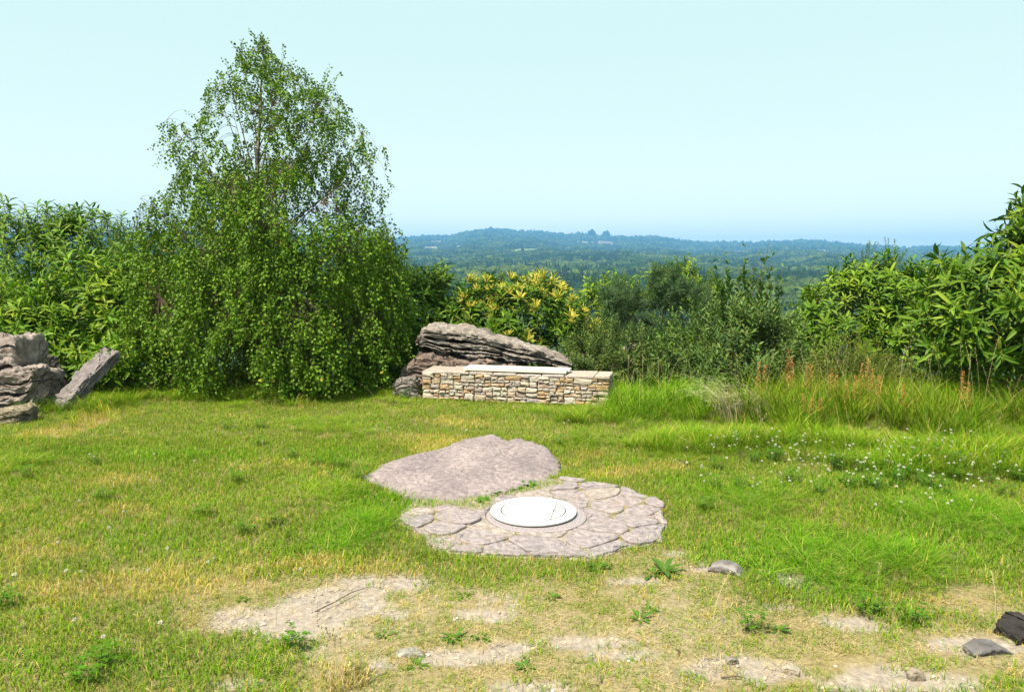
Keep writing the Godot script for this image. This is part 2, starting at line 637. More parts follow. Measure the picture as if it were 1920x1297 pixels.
func ground2(pts: Array, h := 0.0) -> PackedVector2Array:
	var out := PackedVector2Array()
	for p in pts:
		var g := on_ground(p[0], p[1], h)
		out.push_back(Vector2(g.x, g.z))
	return out

func stone_mesh(poly: PackedVector2Array, y0: float, y1: float, bevel: float, mat: Material, col: Color, rough: float) -> ArrayMesh:
	# a flat stone: outline poly in x, z; sides, a bevel and an uneven top
	var n := poly.size()
	var cen := Vector2.ZERO
	for p in poly: cen += p
	cen /= n
	var v := PackedVector3Array()
	var c := PackedColorArray()
	var idx := PackedInt32Array()
	var tilt := Vector2(rnd(-1, 1), rnd(-1, 1)) * rough
	for ring in 4:
		for p in poly:
			var d := cen - p
			var q := p
			var y := y0
			if ring == 1: y = y1 - bevel
			elif ring == 2:
				q = p + d.normalized() * minf(bevel * 1.3, d.length() * 0.4)
				y = y1
			elif ring == 3:
				q = p + d * 0.55
				y = y1 + rnd(-1, 1) * rough * 0.09
			if ring > 0: y += tilt.dot(q - cen) * 0.5
			v.push_back(Vector3(q.x, y, q.y))
			c.push_back(vary(col, 0.06))
	v.push_back(Vector3(cen.x, y1 + rnd(-0.5, 1) * rough * 0.09, cen.y))
	c.push_back(col)
	for ring in 3:
		for k in n:
			var k2 := (k + 1) % n
			var a := ring * n + k
			var b := ring * n + k2
			idx.append_array([a, b, a + n, b, b + n, a + n])
	for k in n:
		idx.append_array([3 * n + k, 3 * n + (k + 1) % n, 4 * n])
	# the outline runs clockwise seen from above, or is turned so
	var area := 0.0
	for k in n: area += poly[k].cross(poly[(k + 1) % n])
	if area < 0.0:
		for k in range(0, idx.size(), 3):
			var t := idx[k + 1]
			idx[k + 1] = idx[k + 2]; idx[k + 2] = t
	return flat_mesh(v, c, idx, mat)

func clip_cell(site: Vector2, sites: Array, start: PackedVector2Array) -> PackedVector2Array:
	var cell := start
	for o in sites:
		if o == site: continue
		if o.distance_squared_to(site) > 1.2: continue
		var mid: Vector2 = (o + site) * 0.5
		var nn: Vector2 = (o - site).normalized()
		var out := PackedVector2Array()
		for k in cell.size():
			var a := cell[k]
			var b := cell[(k + 1) % cell.size()]
			var da := (a - mid).dot(nn)
			var db := (b - mid).dot(nn)
			if da <= 0: out.push_back(a)
			if da * db < 0: out.push_back(a.lerp(b, da / (da - db)))
		cell = out
		if cell.size() < 3: break
	return cell

func rounded(poly: PackedVector2Array, cut: float) -> PackedVector2Array:
	var out := PackedVector2Array()
	var n := poly.size()
	for k in n:
		var p := poly[k]
		var a := poly[(k + n - 1) % n]
		var b := poly[(k + 1) % n]
		var la := minf(cut, p.distance_to(a) * 0.35)
		var lb := minf(cut, p.distance_to(b) * 0.35)
		out.push_back(p + (a - p).normalized() * la * rnd(0.7, 1.3))
		out.push_back(p + (b - p).normalized() * lb * rnd(0.7, 1.3))
		if p.distance_to(b) > 0.12: out.push_back(p.lerp(b, rnd(0.4, 0.6)) + Vector2(rnd(-1, 1), rnd(-1, 1)) * 0.008)
	return out

func build_paving() -> void:
	var near := on_ground(1000, 1056)
	var far_ := on_ground(1000, 899)
	var mid_z := (near.z + far_.z) * 0.5
	var rz := absf(near.z - far_.z) * 0.5
	var lx := on_ground(748, 975).x
	var rx := on_ground(1254, 972).x
	pave_c = Vector3((lx + rx) * 0.5, 0, mid_z)
	pave_r = (rx - lx) * 0.5
	var c2 := Vector2(pave_c.x, pave_c.z)
	var wob := []
	var outline := PackedVector2Array()
	for k in 40:
		var a := TAU * k / 40.0
		var w := 1.0 + 0.10 * nz.get_noise_2d(cos(a) * 90.0, sin(a) * 90.0) + rnd(-0.02, 0.02)
		outline.push_back(c2 + Vector2(cos(a) * pave_r * w, sin(a) * rz * w))
	cover_c = on_ground(1000, 956, 0.055)
	var cc := Vector2(cover_c.x, cover_c.z)
	slab_poly = ground2([[670, 892], [710, 867], [800, 845], [873, 822], [927, 812], [955, 824], [1000, 826], [1032, 845], [1052, 862], [1052, 880], [1027, 899], [987, 907], [947, 922], [907, 929], [847, 938], [770, 934], [710, 908]], 0.04)
	grass_wedge = ground2([[700, 930], [850, 936], [960, 915], [1040, 896], [1060, 915], [1000, 930], [930, 938], [905, 965], [880, 962], [840, 955], [770, 962], [735, 985], [700, 990]])
	var sites := []
	var tries := 0
	while sites.size() < 50 and tries < 8000:
		tries += 1
		var p := c2 + Vector2(rnd(-1, 1) * pave_r * 1.05, rnd(-1, 1) * rz * 1.05)
		var e := (p - c2) / Vector2(pave_r, rz)
		if e.length() > 1.02: continue
		var ok := true
		for s in sites:
			var dd: Vector2 = s - p
			if Vector2(dd.x * 0.70, dd.y).length() < 0.165: ok = false; break
		if ok: sites.append(p)
	var root := Node3D.new()
	root.name = "pavement"
	add_child(root)
	tag(root, "round pavement of irregular pinkish grey flagstones with grassy joints, around a white metal cover", "pavement", "", "structure")
	# the earth bed the stones lie in
	var bed := stone_mesh(outline, -0.08, 0.022, 0.01, M.ground, Color(0.48, 0.40, 0.32), 0.0)
	part("bed", bed, root)
	var collar := PackedVector2Array()
	for k in 28: collar.push_back(cc + Vector2(0.02 + cos(TAU * k / 28.0) * 0.335, 0.03 + sin(TAU * k / 28.0) * 0.335))
	for s in sites:
		var cell := clip_cell(s, sites, outline)
		if cell.size() < 3: continue
		for k in cell.size():
			for j in 3: joint_points.append(cell[k].lerp(cell[(k + 1) % cell.size()], rng.randf()))
		var pieces := Geometry2D.offset_polygon(cell, -rnd(0.004, 0.008))
		if pieces.is_empty(): continue
		pieces = Geometry2D.clip_polygons(pieces[0], collar)
		if pieces.is_empty(): continue
		pieces = Geometry2D.clip_polygons(pieces[0], grass_wedge)
		if pieces.is_empty(): continue
		pieces = Geometry2D.clip_polygons(pieces[0], slab_poly)
		if pieces.is_empty(): continue
		var poly: PackedVector2Array = pieces[0]
		var area := 0.0
		for k in poly.size(): area += poly[k].cross(poly[(k + 1) % poly.size()])
		if absf(area) < 0.010: continue
		poly = rounded(poly, 0.03)
		var col := mixc(Color(0.49, 0.405, 0.405), Color(0.45, 0.39, 0.41), rng.randf())
		if rng.randf() < 0.3: col = mixc(col, Color(0.56, 0.47, 0.42), rng.randf())
		part("paving_stone", stone_mesh(poly, -0.03, rnd(0.029, 0.042), 0.006, M.slab, col, 0.07), root)
	# the cover
	var t := thing("manhole_cover", "round white painted metal cover with an inner ring line, set in a concrete collar", "manhole cover", cover_c - Vector3(0, 0.055, 0))
	var ring := MB.new()
	lathe(ring, [[0.0, 0.0], [0.325, 0.0], [0.325, 0.030], [0.315, 0.034], [0.0, 0.034]], 56, Color(0.56, 0.49, 0.52))
	part("collar", ring.mesh(M.concrete), t, Transform3D(Basis.IDENTITY, Vector3(0.02, 0, 0.03)))
	var edge := MB.new()
	lathe(edge, [[0.0, 0.0345], [0.272, 0.0345], [0.272, 0.043], [0.0, 0.043]], 56, Color(0.12, 0.07, 0.05))
	part("rusty_rim", edge.mesh(M.paint), t)
	var white := Color(0.80, 0.83, 0.80)
	var lid := MB.new()
	lathe(lid, [[0.2155, 0.0435], [0.2805, 0.0435], [0.2825, 0.052], [0.279, 0.055], [0.2155, 0.055], [0.2155, 0.0435]], 72, white)
	part("lid_ring", lid.mesh(M.cover), t)
	var groove := MB.new()
	lathe(groove, [[0.0, 0.0435], [0.215, 0.0435], [0.215, 0.0535], [0.0, 0.0535]], 48, Color(0.05, 0.045, 0.04))
	part("seal_ring", groove.mesh(M.paint), t)
	# the inner disc is cut by a slanting line near its right-hand edge, so it is two plates
	var disc := PackedVector2Array()
	for k in 72: disc.push_back(Vector2(cos(TAU * k / 72.0), sin(TAU * k / 72.0)) * 0.207)
	var la := Vector2(0.160, -0.13)
	var lb := Vector2(0.105, 0.17)
	var dirv := (lb - la).normalized()
	var nrm := Vector2(-dirv.y, dirv.x)
	var cut := PackedVector2Array([la - dirv * 0.3 + nrm * 0.0028, lb + dirv * 0.3 + nrm * 0.0028, lb + dirv * 0.3 - nrm * 0.0028, la - dirv * 0.3 - nrm * 0.0028])
	var plates := Geometry2D.clip_polygons(disc, cut)
	for k in plates.size():
		var pm := MB.new()
		flat_plate(pm, plates[k], 0.0537, 0.0552, white)
		part("centre_plate" if plates[k].size() > 40 else "hatch_plate", pm.mesh(M.cover), t)
	var hole := MB.new()
	lathe(hole, [[0.0, 0.0553], [0.007, 0.0553], [0.007, 0.0558], [0.0, 0.0558]], 12, Color(0.03, 0.03, 0.03))
	part("key_hole", hole.mesh(M.paint), t, Transform3D(Basis.IDENTITY.scaled(Vector3(1.2, 1, 1)), Vector3(-0.005, 0, -0.005)))
	var hinge := MB.new()
	tube(hinge, [Vector3(0.118, 0.0575, 0.02), Vector3(0.150, 0.0575, 0.012)], [0.0035, 0.0035], 6, Color(0.25, 0.25, 0.24))
	part("hinge", hinge.mesh(M.paint), t)

func lathe(mb: MB, prof: Array, segs: int, col: Color) -> void:
	for s in segs:
		var a := TAU * s / segs
		var b := TAU * (s + 1) / segs
		for k in prof.size() - 1:
			var p0 := Vector3(prof[k][0] * cos(a), prof[k][1], prof[k][0] * sin(a))
			var p1 := Vector3(prof[k][0] * cos(b), prof[k][1], prof[k][0] * sin(b))
			var q0 := Vector3(prof[k + 1][0] * cos(a), prof[k + 1][1], prof[k + 1][0] * sin(a))
			var q1 := Vector3(prof[k + 1][0] * cos(b), prof[k + 1][1], prof[k + 1][0] * sin(b))
			if prof[k][0] < 1e-6: mb.tri(p0, q0, q1, col)
			elif prof[k + 1][0] < 1e-6: mb.tri(p0, q0, p1, col)
			else: mb.quad(p0, q0, q1, p1, col)

func flat_plate(mb: MB, poly: PackedVector2Array, y0: float, y1: float, col: Color) -> void:
	var tris := Geometry2D.triangulate_polygon(poly)
	for k in range(0, tris.size(), 3):
		var a := poly[tris[k]]
		var b := poly[tris[k + 1]]
		var c := poly[tris[k + 2]]
		if (b - a).cross(c - a) < 0.0:
			var t := b
			b = c; c = t
		mb.tri(Vector3(a.x, y1, a.y), Vector3(b.x, y1, b.y), Vector3(c.x, y1, c.y), col)
	for k in poly.size():
		var a := poly[k]
		var b := poly[(k + 1) % poly.size()]
		mb.quad(Vector3(a.x, y0, a.y), Vector3(b.x, y0, b.y), Vector3(b.x, y1, b.y), Vector3(a.x, y1, a.y), col)

# ---------------------------------------------------------------- the flat rock in the lawn
func build_slab() -> void:
	var poly := slab_poly
	var n := poly.size()
	var fine := PackedVector2Array()
	for k in n:
		var a := poly[k]
		var b := poly[(k + 1) % n]
		var m := maxi(2, int(a.distance_to(b) / 0.022))
		for j in m: fine.push_back(a.lerp(b, float(j) / m) + Vector2(nz.get_noise_2d(k * 31.0 + j * 9.0, 4.0), nz.get_noise_2d(k * 31.0 + j * 9.0, 90.0)) * 0.025)
	n = fine.size()
	var cen := Vector2.ZERO
	for p in fine: cen += p
	cen /= n
	var crest_a := on_ground(955, 824, 0.1)
	var crest_b := on_ground(830, 890, 0.08)
	var ca := Vector2(crest_a.x, crest_a.z)
	var cb := Vector2(crest_b.x, crest_b.z)
	var rings := 60
	var v := PackedVector3Array()
	var c := PackedColorArray()
	var idx := PackedInt32Array()
	for r in rings + 1:
		var f := float(r) / rings
		for p in fine:
			var q := cen.lerp(p, f)
			var edge := (1.0 - f) * (p - cen).length()
			var y := 0.042 * (1.0 - exp(-edge / 0.05)) + 0.02 * clampf((-q.y - 5.0) / 2.0, 0, 1)
			y += 0.022 * nz2.get_noise_2d(q.x * 120.0, q.y * 70.0) + 0.012 * absf(nz.get_noise_2d(q.x * 160.0, q.y * 90.0)) + 0.005 * nz.get_noise_2d(q.x * 600.0, q.y * 500.0) - 0.014 * pow(maxf(0.0, 1.0 - absf(nz2.get_noise_2d((q.x * 0.8 + q.y * 0.5) * 300.0, (q.y * 0.8 - q.x * 0.5) * 90.0 + 40.0)) * 7.0), 2.0)
			# the step that runs from the notch down across the slab
			var d := (cb - ca).normalized()
			var along := (q - ca).dot(d)
			var side := (q - ca).cross(d) + 0.05 * nz.get_noise_2d(along * 90.0, 3.0)
			if along > -0.1:
				y += 0.045 * (smoothstep(-0.03, 0.03, side) * exp(-maxf(side, 0.0) / 0.35)) * clampf(1.2 - along / 1.3, 0, 1)
			if r == rings: y = -0.06
			v.push_back(Vector3(q.x, y, q.y))
			var k := 0.5 + 0.9 * nz.get_noise_2d(q.x * 90.0, q.y * 60.0)
			var col := mixc(Color(0.37, 0.30, 0.315), Color(0.52, 0.425, 0.43), k)
			c.push_back(vary(col, 0.05))
	for r in rings:
		for k in n:
			var k2 := (k + 1) % n
			var a := r * n + k
			var b := r * n + k2
			idx.append_array([a, a + n, b, b, a + n, b + n])
	var area := 0.0
	for k in n: area += fine[k].cross(fine[(k + 1) % n])
	if area > 0.0:
		for k in range(0, idx.size(), 3):
			var t := idx[k + 1]
			idx[k + 1] = idx[k + 2]; idx[k + 2] = t
	single("rock_slab", smooth_mesh(v, c, idx, M.slab), "large flat grey rock slab sunk in the lawn beside the paved circle", "rock")

# ---------------------------------------------------------------- the dry stone bench
func wall_stone(w: float, h: float, d: float, col: Color) -> ArrayMesh:
	# front face towards +Z, jittered and chamfered; origin at the middle of the back
	var ch := minf(0.010, minf(w, h) * 0.22)
	var j := minf(0.012, minf(w, h) * 0.17)
	var v := PackedVector3Array()
	var c := PackedColorArray()
	var idx := PackedInt32Array()
	var base := [Vector2(-0.5, -0.5), Vector2(0, -0.5), Vector2(0.5, -0.5), Vector2(0.5, 0), Vector2(0.5, 0.5), Vector2(0, 0.5), Vector2(-0.5, 0.5), Vector2(-0.5, 0)]
	var jit := []
	for p in base: jit.append(Vector2(p.x * w, p.y * h) + Vector2(rnd(-j, j), rnd(-j, j)))
	for ring in 3:
		for p in jit:
			var q: Vector2 = p
			var z := 0.0
			if ring == 1: z = d - ch + rnd(-0.003, 0.003)
			if ring == 2:
				q = q - Vector2(signf(q.x) * minf(ch, absf(q.x)), signf(q.y) * minf(ch, absf(q.y)))
				z = d + rnd(-0.004, 0.004)
			v.push_back(Vector3(q.x, q.y, z))
			c.push_back(vary(col, 0.07))
	v.push_back(Vector3(rnd(-0.1, 0.1) * w, rnd(-0.1, 0.1) * h, d + rnd(0.0, 0.009)))
	c.push_back(col)
	for ring in 2:
		for k in 8:
			var k2 := (k + 1) % 8
			var a := ring * 8 + k
			var b := ring * 8 + k2
			idx.append_array([a, a + 8, b, b, a + 8, b + 8])
	for k in 8: idx.append_array([16 + k, 24, 16 + (k + 1) % 8])
	return flat_mesh(v, c, idx, M.stone)

func stone_colour() -> Color:
	var k := rng.randf()
	var col := Color(0.66, 0.54, 0.41)
	if k < 0.2: col = Color(0.60, 0.42, 0.25)
	elif k < 0.34: col = Color(0.56, 0.47, 0.43)
	elif k < 0.68: col = Color(0.74, 0.65, 0.54)
	elif k < 0.82: col = Color(0.58, 0.45, 0.38)
	return vary(col, 0.12)

func fill_face(root: Node3D, w: float, h: float, face: Transform3D) -> void:
	split_face(root, face, 0.0, 0.0, w, h)

func split_face(root: Node3D, face: Transform3D, x: float, y: float, w: float, h: float) -> void:
	# rubble: the face is broken again and again, now across, now along, until pieces are the size of stones
	if w > 1.0 and h > 0.2:
		var f := rnd(0.38, 0.62) * h
		split_face(root, face, x, y, w, f)
		split_face(root, face, x, y + f, w, h - f)
	elif (w / h > rnd(1.9, 3.6) and w > 0.11) or w > 1.0:
		var f := rnd(0.3, 0.7) * w
		split_face(root, face, x, y, f, h)
		split_face(root, face, x + f, y, w - f, h)
	elif h > rnd(0.055, 0.10):
		var f := rnd(0.32, 0.68) * h
		split_face(root, face, x, y, w, f)
		split_face(root, face, x, y + f, w, h - f)
	elif w > 0.035:
		put_stone(root, face, x, y, w, h)

func put_stone(root: Node3D, face: Transform3D, x: float, y: float, w: float, h: float) -> void:
	var gap := rnd(0.003, 0.007)
	var sag := 0.006 * sin(x * 5.0 + y * 9.0)
	var d := rnd(0.068, 0.092)
	var at := face * Transform3D(Basis(Vector3.BACK, rnd(-0.07, 0.07)), Vector3(x + w * 0.5, y + h * 0.5 + sag, -0.08))
	part("stone", wall_stone(w - gap, h - gap, d, stone_colour()), root, at)

func build_bench() -> void:
	var h := 0.335
	var a := on_ground(791, 698, h)
	var b := on_ground(1142, 710, h)
	a.y = 0; b.y = 0
	var wid := a.distance_to(b)
	var dx := (b - a).normalized()
	var dz := dx.cross(Vector3.UP)        # towards the camera
	var deep := 0.46
	var t := thing("stone_bench", "low bench of dry laid tan stones with pale seat boards", "bench", a)
	t.basis = Basis(dx, Vector3.UP, dz)
	var core := MB.new()
	box(core, Vector3(0.07, -0.1, -deep + 0.05), Vector3(wid - 0.07, h - 0.004, -0.055), Color(0.16, 0.12, 0.085))
	part("core", core.mesh(M.stone), t)
	fill_face(t, wid, h, Transform3D(Basis.IDENTITY, Vector3.ZERO))
	fill_face(t, deep - 0.06, h, Transform3D(Basis(Vector3(0, 0, -1), Vector3.UP, Vector3(1, 0, 0)), Vector3(wid, 0, -0.06)))
	fill_face(t, deep - 0.06, h, Transform3D(Basis(Vector3(0, 0, 1), Vector3.UP, Vector3(-1, 0, 0)), Vector3(0, 0, -deep)))
	# capstones
	var x := -0.012
	while x < wid - 0.05:
		var w := rnd(0.2, 0.36)
		if wid + 0.012 - x - w < 0.15: w = wid + 0.012 - x
		var poly := PackedVector2Array([Vector2(x + 0.004, -deep), Vector2(x + w * 0.5, -deep - 0.01), Vector2(x + w - 0.004, -deep), Vector2(x + w - 0.004, -0.2), Vector2(x + w - 0.006, -0.004 + rnd(-0.02, 0.012)), Vector2(x + w * 0.6, rnd(-0.015, 0.012)), Vector2(x + w * 0.3, rnd(-0.015, 0.012)), Vector2(x + 0.006, rnd(-0.02, 0.01)), Vector2(x + 0.004, -0.2)])
		part("capstone", stone_mesh(poly, h - 0.002, h + rnd(0.014, 0.028), 0.006, M.stone, vary(Color(0.62, 0.53, 0.47), 0.12), 0.05), t)
		x += w
	# two seat boards, laid on the capstones
	var pa := t.transform.affine_inverse() * on_ground(868, 694, h + 0.04)
	var pb := t.transform.affine_inverse() * on_ground(1061, 700.5, h + 0.04)
	var board_col := Color(0.70, 0.665, 0.60)
	var z0 := -0.035
	for k in 2:
		var mb := MB.new()
		var za := z0 - k * 0.155
		board(mb, Vector3(pa.x, h + 0.038, za - 0.14), Vector3(pb.x + 0.02 * k, h + 0.07, za), 0.004, board_col)
		part("seat_board", mb.mesh(M.wood), t)
	for k in 3:
		var mb := MB.new()
		box(mb, Vector3(pa.x + 0.12 + k * 0.45, h + 0.030, -0.32), Vector3(pa.x + 0.17 + k * 0.45, h + 0.0378, -0.05), Color(0.3, 0.26, 0.2))
		part("batten", mb.mesh(M.wood), t)
	# a leafy dock at the foot of the wall
	var foot := on_ground(866, 744)
	var w_ := weed("dock_plant", "broad leaved dock plant growing against the foot of the stone bench", "plant", foot, 16, 0.26, 0.07, Color(0.05, 0.17, 0.015), "")

func box(mb: MB, lo: Vector3, hi: Vector3, col: Color) -> void:
	var p := []
	for k in 8: p.append(Vector3(hi.x if k & 1 else lo.x, hi.y if k & 2 else lo.y, hi.z if k & 4 else lo.z))
	for f in [[4, 6, 7, 5], [1, 3, 2, 0], [0, 2, 6, 4], [5, 7, 3, 1], [2, 3, 7, 6], [0, 4, 5, 1]]:
		mb.quad(p[f[0]], p[f[1]], p[f[2]], p[f[3]], col)

func board(mb: MB, lo: Vector3, hi: Vector3, ch: float, col: Color) -> void:
	var prof := [Vector2(lo.z, lo.y), Vector2(lo.z, hi.y - ch), Vector2(lo.z + ch, hi.y), Vector2(hi.z - ch, hi.y), Vector2(hi.z, hi.y - ch), Vector2(hi.z, lo.y)]
	for k in 6:
		var a: Vector2 = prof[k]
		var b: Vector2 = prof[(k + 1) % 6]
		mb.quad(Vector3(lo.x, a.y, a.x), Vector3(hi.x, a.y, a.x), Vector3(hi.x, b.y, b.x), Vector3(lo.x, b.y, b.x), col)
	for x in [lo.x, hi.x]:
		for k in range(1, 5): mb.tri(Vector3(x, prof[0].y, prof[0].x), Vector3(x, prof[k].y, prof[k].x), Vector3(x, prof[k + 1].y, prof[k + 1].x), col)

# ---------------------------------------------------------------- layered rocks
func strata_rock(xs: Array, tops: Array, bots: Array, half_deep: float, bands: Array, seed_: int, tone_a: Color, tone_b: Color, jag := 1.0, nu := 120, na := 190) -> ArrayMesh:
	# x runs along the rock; tops and bots are its outline; bands are [place between bottom and top, half width, depth] of recessed layers
	var n := FastNoiseLite.new()
	n.seed = seed_
	n.frequency = 1.0
	n.fractal_octaves = 4
	var cell := FastNoiseLite.new()
	cell.seed = seed_ + 50
	cell.noise_type = FastNoiseLite.TYPE_CELLULAR
	cell.cellular_return_type = FastNoiseLite.RETURN_CELL_VALUE
	cell.frequency = 3.2
	var v := PackedVector3Array()
	var c := PackedColorArray()
	var idx := PackedInt32Array()
	var x0: float = xs[0]
	var x1: float = xs[-1]
	for i in nu + 1:
		# the first and last rings close the end faces
		var close := 1.0
		var u := clampf(float(i - 7) / (nu - 14), 0.0, 1.0)
		if i < 7: close = sqrt(i / 7.0)
		elif i > nu - 7: close = sqrt((nu - i) / 7.0)
		var x := lerpf(x0, x1, u)
		var top: float = tops[-1]
		var bot: float = bots[-1]
		for k in range(1, xs.size()):
			if x <= xs[k]:
				var f: float = (x - xs[k - 1]) / (xs[k] - xs[k - 1])
				top = lerpf(tops[k - 1], tops[k], f)
				bot = lerpf(bots[k - 1], bots[k], f)
				break
		var ends := close * (1.0 - 0.10 * exp(-minf(u, 1.0 - u) * (x1 - x0) / 0.02))
		var hh := (top - bot) * 0.5 * ends
		var vc := (top + bot) * 0.5
		for k in na:
			# once round a box with rounded edges: the two faces get most of the points
			var q4 := float(k) / na
			var sy := 0.0
			var sz := 0.0
			if q4 < 0.34: sy = -1.0 + 2.0 * q4 / 0.34; sz = 1.0
			elif q4 < 0.5: sy = 1.0; sz = 1.0 - 2.0 * (q4 - 0.34) / 0.16
			elif q4 < 0.84: sy = 1.0 - 2.0 * (q4 - 0.5) / 0.34; sz = -1.0
			else: sy = -1.0; sz = -1.0 + 2.0 * (q4 - 0.84) / 0.16
			var rn := pow(pow(absf(sy), 8.0) + pow(absf(sz), 8.0), -0.125)
			sy *= rn; sz *= rn
			var y := vc + hh * sy
			var z := half_deep * ends * sz
			var rel := 0.5 + 0.5 * sy + 0.09 * n.get_noise_2d(x * 1.3, 5.0) + 0.025 * n.get_noise_2d(x * 7.0, 9.0)
			var inset := 0.0
			for b in bands:
				var ww: float = b[1] * (1.0 + 0.8 * n.get_noise_2d(x * 3.0 + b[0] * 40.0, 40.0))
				var q: float = absf(rel - b[0]) / maxf(ww, 0.008)
				inset = maxf(inset, b[2] * (1.0 - smoothstep(0.8, 1.1, q)) * clampf(0.75 + 1.1 * n.get_noise_2d(x * 2.2, b[0] * 60.0 + 11.0), 0, 1.2))
			# each layer stands out by its own amount
			var layer := floorf(rel * 6.0 + n.get_noise_2d(x * 2.0, 77.0))
			inset += 0.03 * jag * (0.5 + n.get_noise_2d(layer * 13.7, x * 2.5))
			z -= signf(z) * minf(inset, absf(z) * 0.8)
			var p := Vector3(x, y, z)
			var d := 0.035 * jag * n.get_noise_3dv(p * 2.6) + 0.014 * jag * n.get_noise_3dv(p * 9.0) + 0.005 * n.get_noise_3dv(p * 30.0)
			d += 0.038 * jag * cell.get_noise_3d(x, rel * 0.7, z)
			var fl := n.get_noise_3d(x * 3.0, rel * 26.0, z * 3.0) * 0.012 * jag
			p += Vector3(0, sy * (d + fl), sz * (d + fl))
			p.x += 0.05 * jag * n.get_noise_3d(rel * 9.0, z * 4.0, u * 3.0) + 0.04 * jag * cell.get_noise_3d(rel * 0.9, z, u)
			v.push_back(p)
			var t := 0.5 + 0.9 * n.get_noise_3d(x * 2.5, rel * 14.0, z * 3.0)
			var col := mixc(tone_b, tone_a, t)
			c.push_back(vary(col, 0.06))
	for i in nu:
		for k in na:
			var k2 := (k + 1) % na
			var a := i * na + k
			var b := i * na + k2
			idx.append_array([a, b, a + na, b, b + na, a + na])
	return smooth_mesh(v, c, idx, M.rock)

func outline_rock(called: String, label: String, prof: Array, depth: float, half_deep: float, bands: Array, seed_: int, tone_a: Color, tone_b: Color, jag := 1.0, foot := true) -> MeshInstance3D:
	# prof: [pixel x, top pixel y, bottom pixel y] at that distance
	var cx := at_depth(prof[prof.size() / 2][0], 700, depth).x
	var xs := []
	var tops := []
	var bots := []
	for p in prof:
		var q := at_depth(p[0], p[1], depth - half_deep)
		var w := at_depth(p[0], p[2], depth - half_deep)
		xs.append(at_depth(p[0], p[1], depth - half_deep * 0.6).x - cx)
		tops.append(q.y); bots.append(w.y)
	return single(called, strata_rock(xs, tops, bots, half_deep, bands, seed_, tone_a, tone_b, jag), label, "rock", Transform3D(Basis.IDENTITY, Vector3(cx, 0, -depth)))

